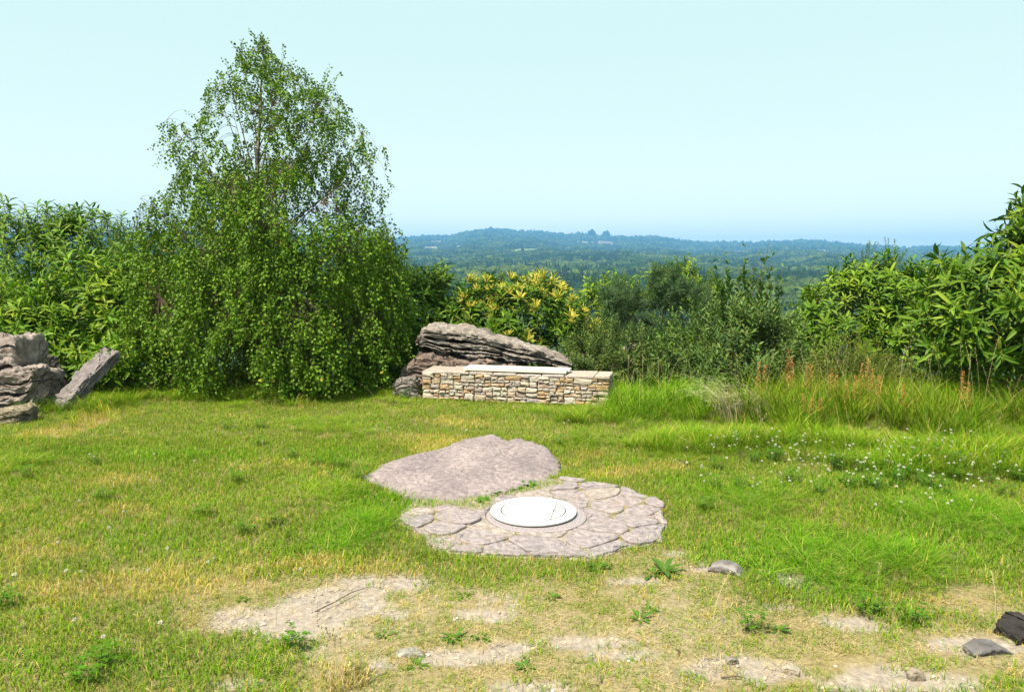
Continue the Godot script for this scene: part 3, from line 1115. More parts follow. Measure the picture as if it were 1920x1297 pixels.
func build_rocks() -> void:
	var grey_l := Color(0.60, 0.53, 0.48)
	var grey_d := Color(0.33, 0.275, 0.24)
	var pink_l := Color(0.60, 0.50, 0.46)
	var pink_d := Color(0.34, 0.25, 0.22)
	outline_rock("boulder", "long tilted boulder of grey layered rock resting behind the stone bench",
		[[786, 640, 652], [797, 616, 656], [830, 616, 671], [866, 619, 676], [900, 627, 679], [931, 636, 682], [975, 649, 686], [1015, 662, 689], [1045, 673, 690], [1068, 683, 689]],
		10.05, 0.42, [[0.63, 0.055, 0.28], [0.40, 0.035, 0.26], [0.10, 0.075, 0.26], [0.82, 0.015, 0.10], [0.27, 0.02, 0.2]], 301, grey_l, grey_d, 1.15)
	outline_rock("rock", "rough pinkish brown rock under the tilted boulder, behind the stone bench",
		[[752, 716, 775], [764, 690, 775], [785, 666, 775], [830, 668, 775], [880, 674, 775], [930, 682, 775], [985, 690, 775]],
		9.95, 0.36, [[0.72, 0.02, 0.05], [0.45, 0.03, 0.06]], 302, Color(0.47, 0.36, 0.30), Color(0.26, 0.19, 0.16), 1.5)
	outline_rock("rock", "small flat grey stone lying between the birch and the stone bench",
		[[738, 722, 752], [750, 712, 752], [770, 710, 752], [784, 716, 752]], 9.3, 0.14, [[0.6, 0.04, 0.02]], 303, grey_l, grey_d, 0.7)
	outline_rock("rock", "pale rock tip poking out of the low grey green bush",
		[[1160, 668, 750], [1175, 652, 750], [1195, 646, 750], [1212, 660, 750]], 10.6, 0.2, [[0.6, 0.03, 0.03]], 304, grey_l, grey_d, 1.0)
	# the outcrop at the left edge of the lawn
	outline_rock("rock_outcrop", "tall outcrop of layered pinkish grey rock rising at the lawn's edge",
		[[-150, 640, 790], [-60, 632, 790], [-10, 639, 790], [18, 634, 790], [33, 632, 790], [37, 634, 790]],
		8.75, 0.34, [[0.86, 0.014, 0.10], [0.62, 0.022, 0.14], [0.40, 0.014, 0.08]], 311, pink_l, Color(0.36, 0.28, 0.26), 0.9)
	outline_rock("rock_outcrop", "stepped ledge of layered brownish grey rock at the foot of the tall outcrop",
		[[-120, 706, 790], [-30, 704, 788], [10, 700, 786], [40, 694, 786], [56, 691, 770], [61, 694, 745]],
		8.42, 0.20, [[0.72, 0.022, 0.11], [0.50, 0.03, 0.13], [0.26, 0.05, 0.14]], 312, pink_l, Color(0.33, 0.26, 0.23), 1.1)
	outline_rock("rock", "squarish brown rock block between the layered outcrop and the leaning slab",
		[[68, 694, 742], [74, 690, 742], [94, 691, 740], [101, 697, 738]], 8.75, 0.13, [[0.86, 0.03, 0.03], [0.08, 0.05, 0.05]], 313, pink_l, pink_d, 0.6)
	outline_rock("rock", "low dark rock block under the squarish brown block",
		[[60, 736, 785], [72, 731, 785], [98, 729, 785], [112, 740, 785]], 8.78, 0.2, [[0.55, 0.08, 0.06]], 314, Color(0.40, 0.34, 0.26), pink_d, 0.7)
	outline_rock("rock", "dark rock filling the back of the outcrop below the chestnut leaves",
		[[20, 668, 790], [40, 664, 790], [62, 676, 790], [84, 690, 790]], 9.1, 0.2, [[0.6, 0.05, 0.06]], 315, Color(0.30, 0.25, 0.22), Color(0.17, 0.14, 0.13), 1.2)
	outline_rock("rock", "low lichen spotted rock in the grass in front of the outcrop",
		[[-60, 778, 812], [0, 772, 806], [30, 765, 802], [44, 770, 798]], 7.75, 0.16, [[0.5, 0.03, 0.03]], 316, Color(0.50, 0.42, 0.30), Color(0.30, 0.25, 0.17), 0.6)
	# the leaning slab
	var lo := at_depth(112, 764, 8.4)
	var hi := at_depth(206, 660, 8.95)
	var ln := lo.distance_to(hi)
	var xa := (hi - lo).normalized()
	var za := xa.cross(Vector3(0, 0.9, 0.35)).normalized()
	var ya := za.cross(xa).normalized()
	var sl := strata_rock([-0.05, 0.03, ln * 0.4, ln * 0.75, ln + 0.02], [0.03, 0.075, 0.08, 0.075, 0.02], [-0.08, -0.11, -0.10, -0.08, -0.02], 0.13, [[0.5, 0.03, 0.02], [0.75, 0.02, 0.015]], 320, Color(0.42, 0.37, 0.37), Color(0.32, 0.27, 0.27), 0.9, 90, 110)
	single("leaning_slab", sl, "narrow grey rock slab leaning up out of the grass towards the birch", "rock", Transform3D(Basis(xa, ya, za), lo))
	# loose stones on the worn ground
	var spots := [
		[1362, 1074, 0.085, 0.05, Color(0.50, 0.46, 0.46), "pale grey stone half buried in the worn lawn near the paved circle"],
		[768, 1226, 0.055, 0.02, Color(0.66, 0.63, 0.57), "flat whitish stone lying on the bare soil strip"],
		[1852, 1222, 0.085, 0.045, Color(0.30, 0.28, 0.29), "dark bluish grey rock beside the charred stump"],
		[1718, 1272, 0.030, 0.035, Color(0.55, 0.46, 0.36), "upright tan stone at the edge of the bare sand"],
		[1482, 1258, 0.035, 0.02, Color(0.60, 0.53, 0.43), "flat tan stone on the bare sand"],
		[1372, 1240, 0.025, 0.016, Color(0.52, 0.46, 0.40), "small grey stone among sparse grass beside the bare sand"]]
	for k in spots.size():
		var s: Array = spots[k]
		var p := on_ground(s[0], s[1])
		var w: float = s[2]
		var hgt: float = s[3]
		var ms := strata_rock([-w, -w * 0.4, w * 0.5, w], [hgt * 0.5, hgt, hgt * 0.85, hgt * 0.3], [-hgt * 0.7, -hgt * 0.8, -hgt * 0.8, -hgt * 0.6], w * 0.6, [], 340 + k, s[4], Color(s[4].r * 0.65, s[4].g * 0.63, s[4].b * 0.62), minf(1.0, w * 3.0), 24, 24)
		single("stone", ms, s[5], "stone", Transform3D(Basis(Vector3.UP, rnd(-0.5, 0.5)), Vector3(p.x, height(p.x, p.z), p.z)))
	# a charred stump at the right
	var sp := on_ground(1905, 1195)
	var st := strata_rock([-0.05, -0.02, 0.04, 0.12], [0.03, 0.07, 0.10, 0.06], [-0.06, -0.06, -0.06, -0.06], 0.07, [[0.5, 0.09, 0.04]], 351, Color(0.09, 0.08, 0.078), Color(0.03, 0.027, 0.026), 0.6, 48, 48)
	single("stump", st, "small charred black stump in dry grass beside the dark bluish rock", "stump", Transform3D(Basis(Vector3.UP, 0.3), Vector3(sp.x, height(sp.x, sp.z), sp.z)))

# ---------------------------------------------------------------- birch
func birch_spray() -> MB:
	var mb := MB.new()
	var ln := rnd(0.24, 0.38)
	var bend := rnd(-0.5, 0.5)
	var pts := []
	for k in 5:
		var t := k / 4.0
		pts.append(Vector3(bend * 0.10 * t * t, -ln * t, rnd(-0.01, 0.01)))
	tube(mb, pts, [0.0022, 0.0018, 0.0014, 0.001, 0.0006], 3, Color(0.10, 0.06, 0.04))
	var n := 17
	for k in n:
		var t := (k + 0.6) / n
		var p: Vector3 = pts[0].lerp(pts[4], t)
		var a := k * 2.4 + rnd(-0.5, 0.5)
		var out := Vector3(cos(a), rnd(-0.7, 0.25), sin(a)).normalized()
		var root := p + out * rnd(0.01, 0.022)
		var hang := (out + Vector3(0, rnd(-1.6, -0.2), 0)).normalized()
		var b := basis_from(hang, rnd(0, TAU))
		var l := rnd(0.036, 0.056)
		var w := l * rnd(0.36, 0.44)
		var col := mixc(Color(0.095, 0.200, 0.012), Color(0.190, 0.325, 0.022), rng.randf())
		if rng.randf() < 0.015: col = Color(0.42, 0.36, 0.04)
		var xf := Transform3D(b, root)
		var tip := xf * Vector3(0, l, 0)
		var lf := xf * Vector3(-w, l * 0.36, w * 0.3)
		var rt := xf * Vector3(w, l * 0.36, w * 0.3)
		mb.tri(root, lf, tip, col)
		mb.tri(root, tip, rt, col)
		mb.tri(p, root, p + Vector3(0, 0.0012, 0), Color(0.08, 0.12, 0.03))
	return mb

func curve_points(a: Vector3, b: Vector3, sag: Vector3, n: int) -> Array:
	var out := []
	var m := (a + b) * 0.5 + sag
	for k in n + 1:
		var t := float(k) / n
		out.append(a * (1 - t) * (1 - t) + m * 2 * t * (1 - t) + b * t * t)
	return out

func taper(n: int, r0: float, r1: float) -> Array:
	var out := []
	for k in n + 1: out.append(lerpf(r0, r1, pow(float(k) / n, 0.8)))
	return out

func build_birch() -> void:
	var dep := 10.4
	var foot := Vector3(at_depth(505, 740, dep).x, height(-3.3, -dep) - 0.05, -dep)
	var t := thing("birch_tree", "tall pointed birch with small hanging leaves down to the grass", "tree", foot)
	var top := at_depth(493, 84, dep) - foot
	var trunk := MB.new()
	var tp := [Vector3.ZERO, at_depth(500, 560, dep) - foot, at_depth(478, 400, dep) - foot, at_depth(486, 250, dep) - foot, at_depth(490, 150, dep) - foot, top]
	var fine := []
	var rad := []
	for k in tp.size() - 1:
		for j in 5:
			fine.append(tp[k].lerp(tp[k + 1], j / 5.0) + Vector3(rnd(-1, 1), 0, rnd(-1, 1)) * 0.012)
			rad.append(lerpf(0.068, 0.004, pow((k + j / 5.0) / 5.0, 0.6)))
	fine.append(top); rad.append(0.003)
	tube(trunk, fine, rad, 9, Color(0.36, 0.31, 0.26))
	for k in range(0, trunk.c.size(), 6):
		var cc := Color(0.10, 0.08, 0.07) if rng.randf() < 0.3 else vary(Color(0.27, 0.225, 0.18), 0.2)
		for j in 6: trunk.c[k + j] = cc
	part("trunk", trunk.mesh(M.bark), t)
	# limbs: [share of the trunk's height where it leaves, tip pixel, how much nearer or farther than the trunk]
	var limbs := [[0.45, 312, 225, 0.1], [0.42, 335, 268, -0.4], [0.55, 405, 170, 0.2], [0.60, 425, 125, -0.1], [0.40, 625, 165, 0.2], [0.50, 590, 215, -0.3], [0.48, 680, 255, 0.3], [0.40, 708, 300, -0.2],
		[0.70, 450, 100, 0.15], [0.72, 530, 110, -0.1], [0.66, 545, 150, 0.1], [0.62, 570, 150, 0.25], [0.35, 700, 355, 0.3], [0.30, 735, 400, 0.1], [0.22, 730, 455, -0.3], [0.30, 330, 330, 0.4], [0.24, 262, 372, 0.1],
		[0.20, 255, 425, -0.4], [0.16, 240, 520, 0.3], [0.14, 740, 560, -0.2], [0.3, 520, 330, -0.9], [0.3, 430, 360, -1.0], [0.28, 600, 380, -0.95], [0.22, 500, 430, -1.3], [0.22, 380, 470, -1.1], [0.2, 640, 470, -1.1], [0.3, 560, 330, 1.0], [0.28, 420, 340, 1.0],
		[0.12, 300, 560, -0.9], [0.12, 560, 560, -1.35], [0.12, 440, 560, -1.35], [0.12, 690, 590, -0.9], [0.10, 225, 600, 0.1], [0.34, 380, 300, 0.6], [0.36, 660, 320, 0.7], [0.56, 510, 200, -0.45], [0.55, 470, 215, 0.5], [0.44, 600, 250, 0.6], [0.5, 440, 225, -0.5]]
	var joints := []
	var jrad := []
	for f in fine: pass
	for k in range(8, fine.size()):
		joints.append(fine[k]); jrad.append(rad[k])
	for l in limbs:
		var s: float = l[0] * top.y
		var base := Vector3.ZERO
		var br := 0.01
		for k in range(1, fine.size()):
			if fine[k].y >= s:
				base = fine[k]; br = rad[k]; break
		var tip := at_depth(l[1], l[2], dep + l[3]) - foot
		var sag := Vector3(0, rnd(-0.04, 0.10), 0) + Vector3(rnd(-1, 1), 0, rnd(-1, 1)) * 0.08
		if l[2] > 420: sag = Vector3(0, 0.35, 0)
		var pts := curve_points(base, tip, sag, 12)
		var mb := MB.new()
		tube(mb, pts, taper(12, br * 0.45, 0.002), 5, vary(Color(0.13, 0.10, 0.08), 0.15))
		part("branch", mb.mesh(M.bark), t)
		for k in range(2, pts.size()):
			joints.append(pts[k]); jrad.append(0.004)
	# where foliage hangs: rows of [pixel y, left, right, density]
	var rows := [[80, 486, 500, 0.95], [105, 445, 522, 1.0], [130, 424, 555, 1.05], [170, 398, 648, 1.05], [215, 308, 666, 1.1], [260, 302, 710, 1.1], [300, 314, 720, 1.1], [340, 322, 724, 1.15], [375, 255, 722, 1.2], [430, 248, 738, 1.35], [500, 235, 748, 1.5], [560, 215, 765, 1.6], [620, 200, 775, 1.7], [680, 205, 770, 1.7], [728, 215, 758, 1.4]]
	var sprays := []
	for k in 12:
		var sp := birch_spray()
		var tone := [0.72, 0.85, 1.0, 1.12][k % 4] as float
		for j in sp.c.size(): sp.c[j] = Color(sp.c[j].r * tone, sp.c[j].g * tone, sp.c[j].b * tone)
		sprays.append(sp)
	var crown := MB.new()
	var twigs := MB.new()
	var made := 0
	var guard := 0
	while made < 7600 and guard < 60000:
		guard += 1
		var py := 80.0 + 648.0 * pow(rng.randf(), 0.6)
		var lo := 0.0
		var hi := 0.0
		var dens := 0.0
		for k in range(1, rows.size()):
			if py <= rows[k][0]:
				var f: float = (py - rows[k - 1][0]) / (rows[k][0] - rows[k - 1][0])
				lo = lerpf(rows[k - 1][1], rows[k][1], f)
				hi = lerpf(rows[k - 1][2], rows[k][2], f)
				dens = lerpf(rows[k - 1][3], rows[k][3], f)
				break
		if rng.randf() > dens / 1.7: continue
		var px := rnd(lo, hi) + rnd(-1, 1) * 14.0
		var mid := (lo + hi) * 0.5
		var half := (hi - lo) * 0.5 * dep / FOCAL
		var e := (px - mid) / maxf(1.0, (hi - lo) * 0.5)
		if py < 420 and rng.randf() < 0.75 * e * e: continue
		var thick := half * sqrt(maxf(0.02, 1.0 - e * e)) * 0.85
		var q := rnd(-1, 1)
		if py > 330: q = signf(q) * pow(absf(q), 0.6)      # most leaves hang towards the outside
		var p := at_depth(px, py, dep + q * thick) - foot
		var hole := nz.get_noise_3d(p.x * 38.0, p.y * 30.0, p.z * 38.0)
		if hole < (-0.2 if py < 330 else -0.13): continue
		var best := 1e9
		var bj := 0
		for k in joints.size():
			var dd: Vector3 = joints[k] - p
			var d2 := dd.length_squared() * (1.0 if dd.y < 0.35 else 1.6)
			if d2 < best: best = d2; bj = k
		var far_ := sqrt(best)
		if py < 330 and far_ > 0.27:
			if far_ > 0.5: continue
			p = joints[bj].lerp(p, 0.27 / far_)
		made += 1
		if far_ > 0.02 and (py < 430 or made % 3 == 0):
			tube(twigs, curve_points(joints[bj], p, Vector3(0, minf(0.12, far_ * 0.3), 0), 4), taper(4, 0.0028, 0.0012), 3, Color(0.12, 0.08, 0.06))
		var up := Vector3(rnd(-0.8, 0.8), 1, rnd(-0.8, 0.8))
		if py < 260: up = (Vector3.UP + (joints[bj] - p).normalized() * 0.9 + Vector3(rnd(-0.5, 0.5), 0, rnd(-0.5, 0.5)))
		if py < 200 and rng.randf() < 0.4: up = -up * Vector3(1, 1, 1)
		var sc := rnd(0.8, 1.1) if py > 250 else rnd(0.7, 0.95)
		var lowest: float = p.y + foot.y
		if lowest < 0.3: sc *= 0.8
		crown.put(sprays[rng.randi() % 12], Transform3D(basis_from(up, rnd(0, TAU)).scaled(Vector3.ONE * sc), p))
	part("twigs", twigs.mesh(M.bark), t).set_meta("kind", "stuff")
	part("crown", crown.mesh(M.birch), t).set_meta("kind", "stuff")

# ---------------------------------------------------------------- shrubs
func shoot_plan(n: int, ln: float, leaf_len: float, leaf_w: float, star: float, droop: float) -> Array:
	# where the leaves sit on one shoot: [transform, length, width, droop]
	var out := []
	for k in n:
		var t := pow((k + 0.5) / n, 0.8)
		var a := k * 2.399 + rnd(-0.3, 0.3)
		var lean := lerpf(1.35, star, t) + rnd(-0.2, 0.2)
		var dir := Vector3(cos(a) * sin(lean), cos(lean), sin(a) * sin(lean))
		var side := Vector3(-sin(a), 0, cos(a))
		var face := side.cross(dir)
		if face.y < 0: face = -face; side = -side
		# local: +Y along the leaf, +Z its upper face
		var b := Basis(dir.cross(face).normalized(), dir, face.normalized())
		out.append([Transform3D(b, Vector3(0, ln * t, 0)), leaf_len * rnd(0.75, 1.15), leaf_w * rnd(0.85, 1.15), droop * rnd(0.6, 1.4)])
	return out

func shoot_mesh(plan: Array, ln: float, colours: Array, segs: int, catkins := 0, thick := 1.0, bark := Color(0.13, 0.11, 0.05)) -> MB:
	var mb := MB.new()
	tube(mb, [Vector3(0, -ln * 0.5, 0), Vector3(0, ln * 0.5, 0), Vector3(0, ln, 0)], [0.006 * thick, 0.004 * thick, 0.002 * thick], 4, bark)
	for p in plan:
		leaf(mb, p[0], p[1], p[2], p[3], 0.35, vary(colours[rng.randi() % colours.size()], 0.15), segs)
	for k in catkins:
		var a := k * 2.399
		var lean := rnd(0.2, 1.3)
		var dir := Vector3(cos(a) * sin(lean), cos(lean), sin(a) * sin(lean))
		var tip := Vector3(0, ln * 0.9, 0) + dir * rnd(0.09, 0.16)
		tube(mb, curve_points(Vector3(0, ln * 0.85, 0), tip, Vector3(0, 0.02, 0), 3), [0.005, 0.009, 0.0085, 0.004], 4, vary(Color(0.74, 0.64, 0.10), 0.15))
	return mb

func crown_spots(blobs: Array, n: int, shell: float, gaps := -0.16) -> Array:
	# points near the surface of the joined ellipsoids: [point, outward]
	var els := []
	var total := 0.0
	for b in blobs:
		var c := at_depth(b[0], b[1], b[2])
		var r := Vector3(b[3] * b[2] / FOCAL, b[4] * b[2] / FOCAL, b[5])
		els.append([c, r])
		total += r.x * r.y + r.x * r.z + r.y * r.z
	var out := []
	for e in els:
		var r: Vector3 = e[1]
		var m := int(n * (r.x * r.y + r.x * r.z + r.y * r.z) / total)
		for k in m:
			var d := rand_unit()
			if d.y < -0.6: continue
			if d.z < -0.45 and rng.randf() < 0.5: continue
			var bump := 1.0 + 0.30 * nz.get_noise_3d(d.x * 70 + e[0].x * 30, d.y * 70, d.z * 70)
			var p: Vector3 = e[0] + d * r * bump * (1.0 - shell * pow(rng.randf(), 1.6))
			if nz.get_noise_3d(p.x * 80.0, p.y * 80.0, p.z * 80.0) < gaps: continue
			var hidden := false
			for o in els:
				if o == e: continue
				if ((p - o[0]) / o[1]).length() < 0.62: hidden = true; break
			if hidden: continue
			if p.y < height(p.x, p.z) + 0.06: continue
			out.append([p, (d / r).normalized()])
	return out

func shrub(called: String, label: String, category: String, foot: Vector3, blobs: Array, n: int, spec: Dictionary, group := "") -> void:
	foot.y = height(foot.x, foot.z) - 0.04
	var t := thing(called, label, category, foot, group)
	var plans := []
	var meshes := []
	var flowers := []
	for k in spec.get("variants", 9):
		var ln: float = spec.stem * rnd(0.8, 1.2)
		var plan := shoot_plan(spec.leaves, ln, spec.leaf, spec.width, spec.get("star", 0.5), spec.droop)
		plans.append(plan)
		var shades := []
		var tone := rnd(0.72, 1.25)
		for q in spec.colours: shades.append(Color(q.r * tone * rnd(0.9, 1.2), q.g * tone, q.b * tone))
		meshes.append(shoot_mesh(plan, ln, shades, spec.get("segs", 4), 0, spec.get("thick", 1.0), spec.get("bark", Color(0.13, 0.11, 0.05))))
		if spec.get("catkins", 0) > 0: flowers.append(shoot_mesh(plan, ln, spec.colours, spec.get("segs", 4), spec.catkins))
	var young := []
	if spec.has("young"):
		for k in 3: young.append(shoot_mesh(plans[k], spec.stem, spec.young, spec.get("segs", 4)))
	var spots := crown_spots(blobs, n, spec.get("shell", 0.5), spec.get("gaps", -0.16))
	var eye := Vector3(0, EYE, 0)
	# the shoots that show largest keep each leaf as a part of its own
	var single_leaves: int = spec.get("single", 0)
	var order := []
	for k in spots.size():
		var s: Array = spots[k]
		var facing: float = (eye - s[0]).normalized().dot(s[1])
		order.append([s[0].distance_to(eye) - facing * 0.8 + rnd(0, 0.6), k])
	order.sort_custom(func(a, b): return a[0] < b[0])
	var apart := {}
	var shoots: int = single_leaves / int(spec.leaves)
	for k in mini(shoots, order.size()): apart[order[k][1]] = true
	var crown := MB.new()
	var kinds := []
	for k in 3:
		var mb := MB.new()
		leaf(mb, Transform3D.IDENTITY, 1.0, spec.width / spec.leaf, spec.droop, 0.35, spec.colours[k % spec.colours.size()], 4)
		kinds.append(mb.mesh(M.leaf))
	var lean: float = spec.get("lean", 0.7)
	for k in spots.size():
		var p: Vector3 = spots[k][0] - foot
		var out: Vector3 = spots[k][1]
		var up := (out + Vector3.UP * lean + rand_unit() * 0.45).normalized()
		var xf := Transform3D(basis_from(up, rnd(0, TAU)).scaled(Vector3.ONE * rnd(0.62, 1.2)), p - up * spec.stem * 0.6)
		var which := rng.randi() % meshes.size()
		if apart.has(k):
			for q in plans[which]:
				var lf: Transform3D = xf * q[0]
				lf.basis = lf.basis.scaled_local(Vector3.ONE * q[1])
				part("leaf", kinds[rng.randi() % 3], t, lf)
		elif flowers and out.y > spec.get("flower_up", 0.0) and rng.randf() < spec.flower_share and p.x + foot.x > spec.get("flower_from", -99.0):
			crown.put(flowers[which], xf)
		elif young and out.y > 0.15 and rng.randf() < spec.get("young_share", 0.3):
			crown.put(young[which % 3], xf)
		else:
			crown.put(meshes[which], xf)
	var cr := part("crown", crown.mesh(M.leaf), t)
	cr.set_meta("kind", "stuff")
	# stems from the foot into the crown
	for k in spec.get("stems", 7):
		var e: Array = spots[rng.randi() % spots.size()]
		var tip: Vector3 = e[0].lerp(foot + Vector3(0, 0.6, 0), 0.25) - foot
		var mb := MB.new()
		var r0: float = rnd(0.018, 0.035) * spec.get("stem_scale", 1.0)
		tube(mb, curve_points(Vector3(rnd(-0.1, 0.1), -0.02, rnd(-0.1, 0.1)), tip, Vector3(0, 0.25, 0), 8), taper(8, r0, 0.005), 6, vary(Color(0.14, 0.11, 0.085), 0.2))
		part("stem" if k > 0 else "trunk", mb.mesh(M.bark), t)

func build_shrubs() -> void:
	var dark := [Color(0.065, 0.140, 0.012), Color(0.085, 0.170, 0.013), Color(0.100, 0.190, 0.015)]
	var mid := [Color(0.075, 0.160, 0.011), Color(0.110, 0.215, 0.014), Color(0.145, 0.250, 0.016)]
	var bright := [Color(0.115, 0.235, 0.012), Color(0.16, 0.285, 0.015), Color(0.20, 0.315, 0.018)]
	var lime := [Color(0.19, 0.31, 0.02), Color(0.25, 0.33, 0.025)]
	var chestnut := {"stem": 0.26, "leaves": 13, "leaf": 0.18, "width": 0.036, "star": 0.6, "droop": 0.75, "colours": mid, "segs": 4, "young": lime, "young_share": 0.12}
	# left: dark chestnut behind, lighter one in front
	var s := chestnut.duplicate()
	s.gaps = -0.32; s.colours = mid + [dark[2]]
	s.single = 150
	shrub("chestnut_shrub", "big dark green chestnut shrub behind the lighter one, beside the birch", "shrub", at_depth(90, 700, 13.0), [[60, 520, 13.0, 150, 120, 1.3], [-60, 500, 13.0, 130, 115, 1.2], [170, 480, 13.4, 110, 80, 1.1], [130, 600, 12.8, 130, 120, 1.2], [-150, 560, 12.8, 140, 150, 1.2], [15, 445, 13.2, 55, 62, 0.6], [120, 430, 13.4, 55, 44, 0.6]], 2600, s)
	s = chestnut.duplicate()
	s.colours = bright + [mid[1]]
	s.young_share = 0.35
	s.single = 260
	shrub("chestnut_shrub", "light green chestnut shrub overhanging the layered rock outcrop", "shrub", at_depth(140, 720, 10.6), [[60, 620, 10.4, 140, 62, 0.8], [190, 590, 10.6, 95, 95, 0.9], [-60, 600, 10.2, 120, 80, 0.8], [240, 540, 11.0, 80, 60, 0.8], [230, 660, 10.0, 80, 70, 0.7], [110, 660, 10.0, 90, 44, 0.5], [205, 668, 9.1, 26, 16, 0.2]], 1700, s)
	# thin shoots that stand above the left shrub line
	s = chestnut.duplicate()
	s.leaf = 0.09; s.width = 0.022; s.stem = 0.3; s.colours = mid; s.erase("young")
	shrub("willow_shrub", "slim grey green willow whose shoots stand above the dark chestnut", "shrub", at_depth(190, 700, 15.0), [[190, 460, 15.0, 60, 55, 0.6], [240, 490, 15.0, 60, 55, 0.6], [200, 560, 15.0, 80, 120, 0.8]], 700, s)
	# between the birch and the flowering chestnut
	s = chestnut.duplicate()
	s.colours = mid; s.single = 200
	shrub("chestnut_shrub", "mid green chestnut shrub between the birch and the yellow flowering one", "shrub", at_depth(770, 720, 11.6), [[760, 590, 11.6, 85, 80, 0.8], [740, 530, 11.8, 42, 40, 0.5], [815, 560, 11.8, 60, 55, 0.6], [800, 640, 11.4, 90, 60, 0.7], [720, 640, 11.6, 80, 80, 0.7]], 1100, s)
	s = chestnut.duplicate()
	s.colours = [dark[1], dark[2], mid[0], mid[1]]; s.catkins = 13; s.flower_share = 0.5; s.flower_up = 0.0; s.single = 286; s.flower_from = -0.75
	shrub("chestnut_shrub", "flowering chestnut shrub with yellow catkin stars behind the stone bench", "shrub", at_depth(960, 720, 11.6), [[950, 605, 11.6, 110, 66, 0.9], [900, 578, 11.7, 70, 42, 0.6], [1020, 590, 11.6, 75, 58, 0.7], [1060, 630, 11.5, 52, 66, 0.7], [940, 660, 11.4, 130, 55, 0.8], [945, 545, 11.8, 42, 26, 0.4], [1017, 545, 11.7, 12, 28, 0.15], [860, 630, 11.5, 80, 66, 0.7]], 1500, s)
	# behind: bright shrubs and the dark pine
	s = chestnut.duplicate()
	s.colours = bright; s.leaf = 0.12; s.leaves = 11
	shrub("leafy_shrub", "bright green shrub between the yellow flowering chestnut and the dark pine", "shrub", at_depth(1130, 720, 14.5), [[1130, 560, 14.5, 75, 44, 0.8], [1180, 545, 14.8, 55, 30, 0.7], [1100, 590, 14.2, 70, 60, 0.8], [1160, 610, 14.2, 80, 70, 0.8]], 700, s)
	s = chestnut.duplicate()
	s.colours = bright; s.leaf = 0.11; s.leaves = 12; s.young_share = 0.5
	shrub("leafy_shrub", "yellow green rounded shrub rising behind the dark pine", "shrub", at_depth(1290, 720, 15.5), [[1285, 540, 15.5, 48, 52, 0.6], [1310, 580, 15.2, 60, 60, 0.7], [1255, 530, 15.6, 40, 40, 0.5]], 600, s)
	var pine := {"stem": 0.13, "thick": 0.6, "bark": Color(0.05, 0.07, 0.03), "leaves": 24, "leaf": 0.07, "width": 0.008, "star": 0.5, "droop": 0.15, "colours": [Color(0.050, 0.110, 0.045), Color(0.075, 0.145, 0.058), Color(0.10, 0.175, 0.07)], "segs": 2, "shell": 0.55, "lean": 0.5, "stem_scale": 1.6, "stems": 8}
	pine.stem = 0.16; pine.leaf = 0.085; pine.width = 0.010; pine.leaves = 20
	var tufts := [[1225, 512, 12.9, 20, 22, 0.25], [1264, 508, 12.9, 13, 20, 0.2]]
	for k in 34:
		var cx := 1225.0 + rnd(-1, 1) * 100.0
		var lift: float = 520.0 + 0.004 * (cx - 1245.0) * (cx - 1245.0)
		tufts.append([cx, lift + rnd(0, 1) * (650.0 - lift), 12.9 + rnd(-0.5, 0.5), rnd(22, 36), rnd(15, 24), rnd(0.2, 0.35)])
	shrub("pine_tree", "low dark bluish green pine with spreading crown among the shrubs", "tree", at_depth(1235, 720, 13.0), tufts, 4200, pine)
	# low grey green bush and the willow in front
	var small := {"stem": 0.22, "leaves": 16, "thick": 0.45, "bark": Color(0.10, 0.11, 0.04), "leaf": 0.062, "width": 0.020, "star": 0.5, "droop": 0.3, "colours": [Color(0.085, 0.150, 0.030), Color(0.12, 0.195, 0.04), Color(0.16, 0.23, 0.055)], "segs": 2, "shell": 0.6, "lean": 1.0, "stems": 9, "stem_scale": 0.6}
	shrub("low_bush", "low grey green bush beside the end of the stone bench", "bush", at_depth(1130, 735, 10.2), [[1110, 672, 10.2, 60, 52, 0.5], [1170, 660, 10.3, 70, 55, 0.5], [1215, 690, 10.1, 60, 50, 0.5], [1120, 640, 10.8, 60, 40, 0.4]], 1500, small)
	s = small.duplicate()
	s.leaf = 0.085; s.width = 0.023; s.stem = 0.3; s.leaves = 15; s.lean = 1.4
	s.colours = [Color(0.085, 0.155, 0.032), Color(0.12, 0.20, 0.042), Color(0.16, 0.245, 0.06)]
	shrub("willow_shrub", "grey green willow shrub with thin upright shoots beside the tall grass", "shrub", at_depth(1370, 740, 10.0), [[1370, 640, 10.0, 105, 70, 0.7], [1290, 655, 9.9, 75, 60, 0.6], [1450, 658, 9.9, 75, 66, 0.6], [1360, 705, 9.7, 140, 55, 0.7], [1375, 602, 10.1, 50, 36, 0.45], [1440, 606, 10.1, 55, 34, 0.45]], 2300, s)
	willow_shoots()
	# right: chestnuts
	s = chestnut.duplicate()
	s.colours = mid + [bright[0], bright[1]]; s.single = 260; s.young_share = 0.2
	shrub("chestnut_shrub", "rounded mid green chestnut shrub between the willow and the long leaved chestnut", "shrub", at_depth(1640, 740, 12.2), [[1630, 580, 12.2, 120, 85, 1.0], [1560, 620, 12.0, 100, 80, 0.9], [1720, 580, 12.2, 100, 70, 0.9], [1680, 640, 11.8, 130, 90, 0.9], [1530, 680, 11.6, 90, 70, 0.7], [1640, 530, 12.4, 80, 40, 0.7], [1790, 545, 12.4, 60, 50, 0.6]], 2300, s)
	s = small.duplicate()
	s.leaf = 0.06; s.width = 0.022; s.stem = 0.26; s.lean = 1.6; s.colours = mid
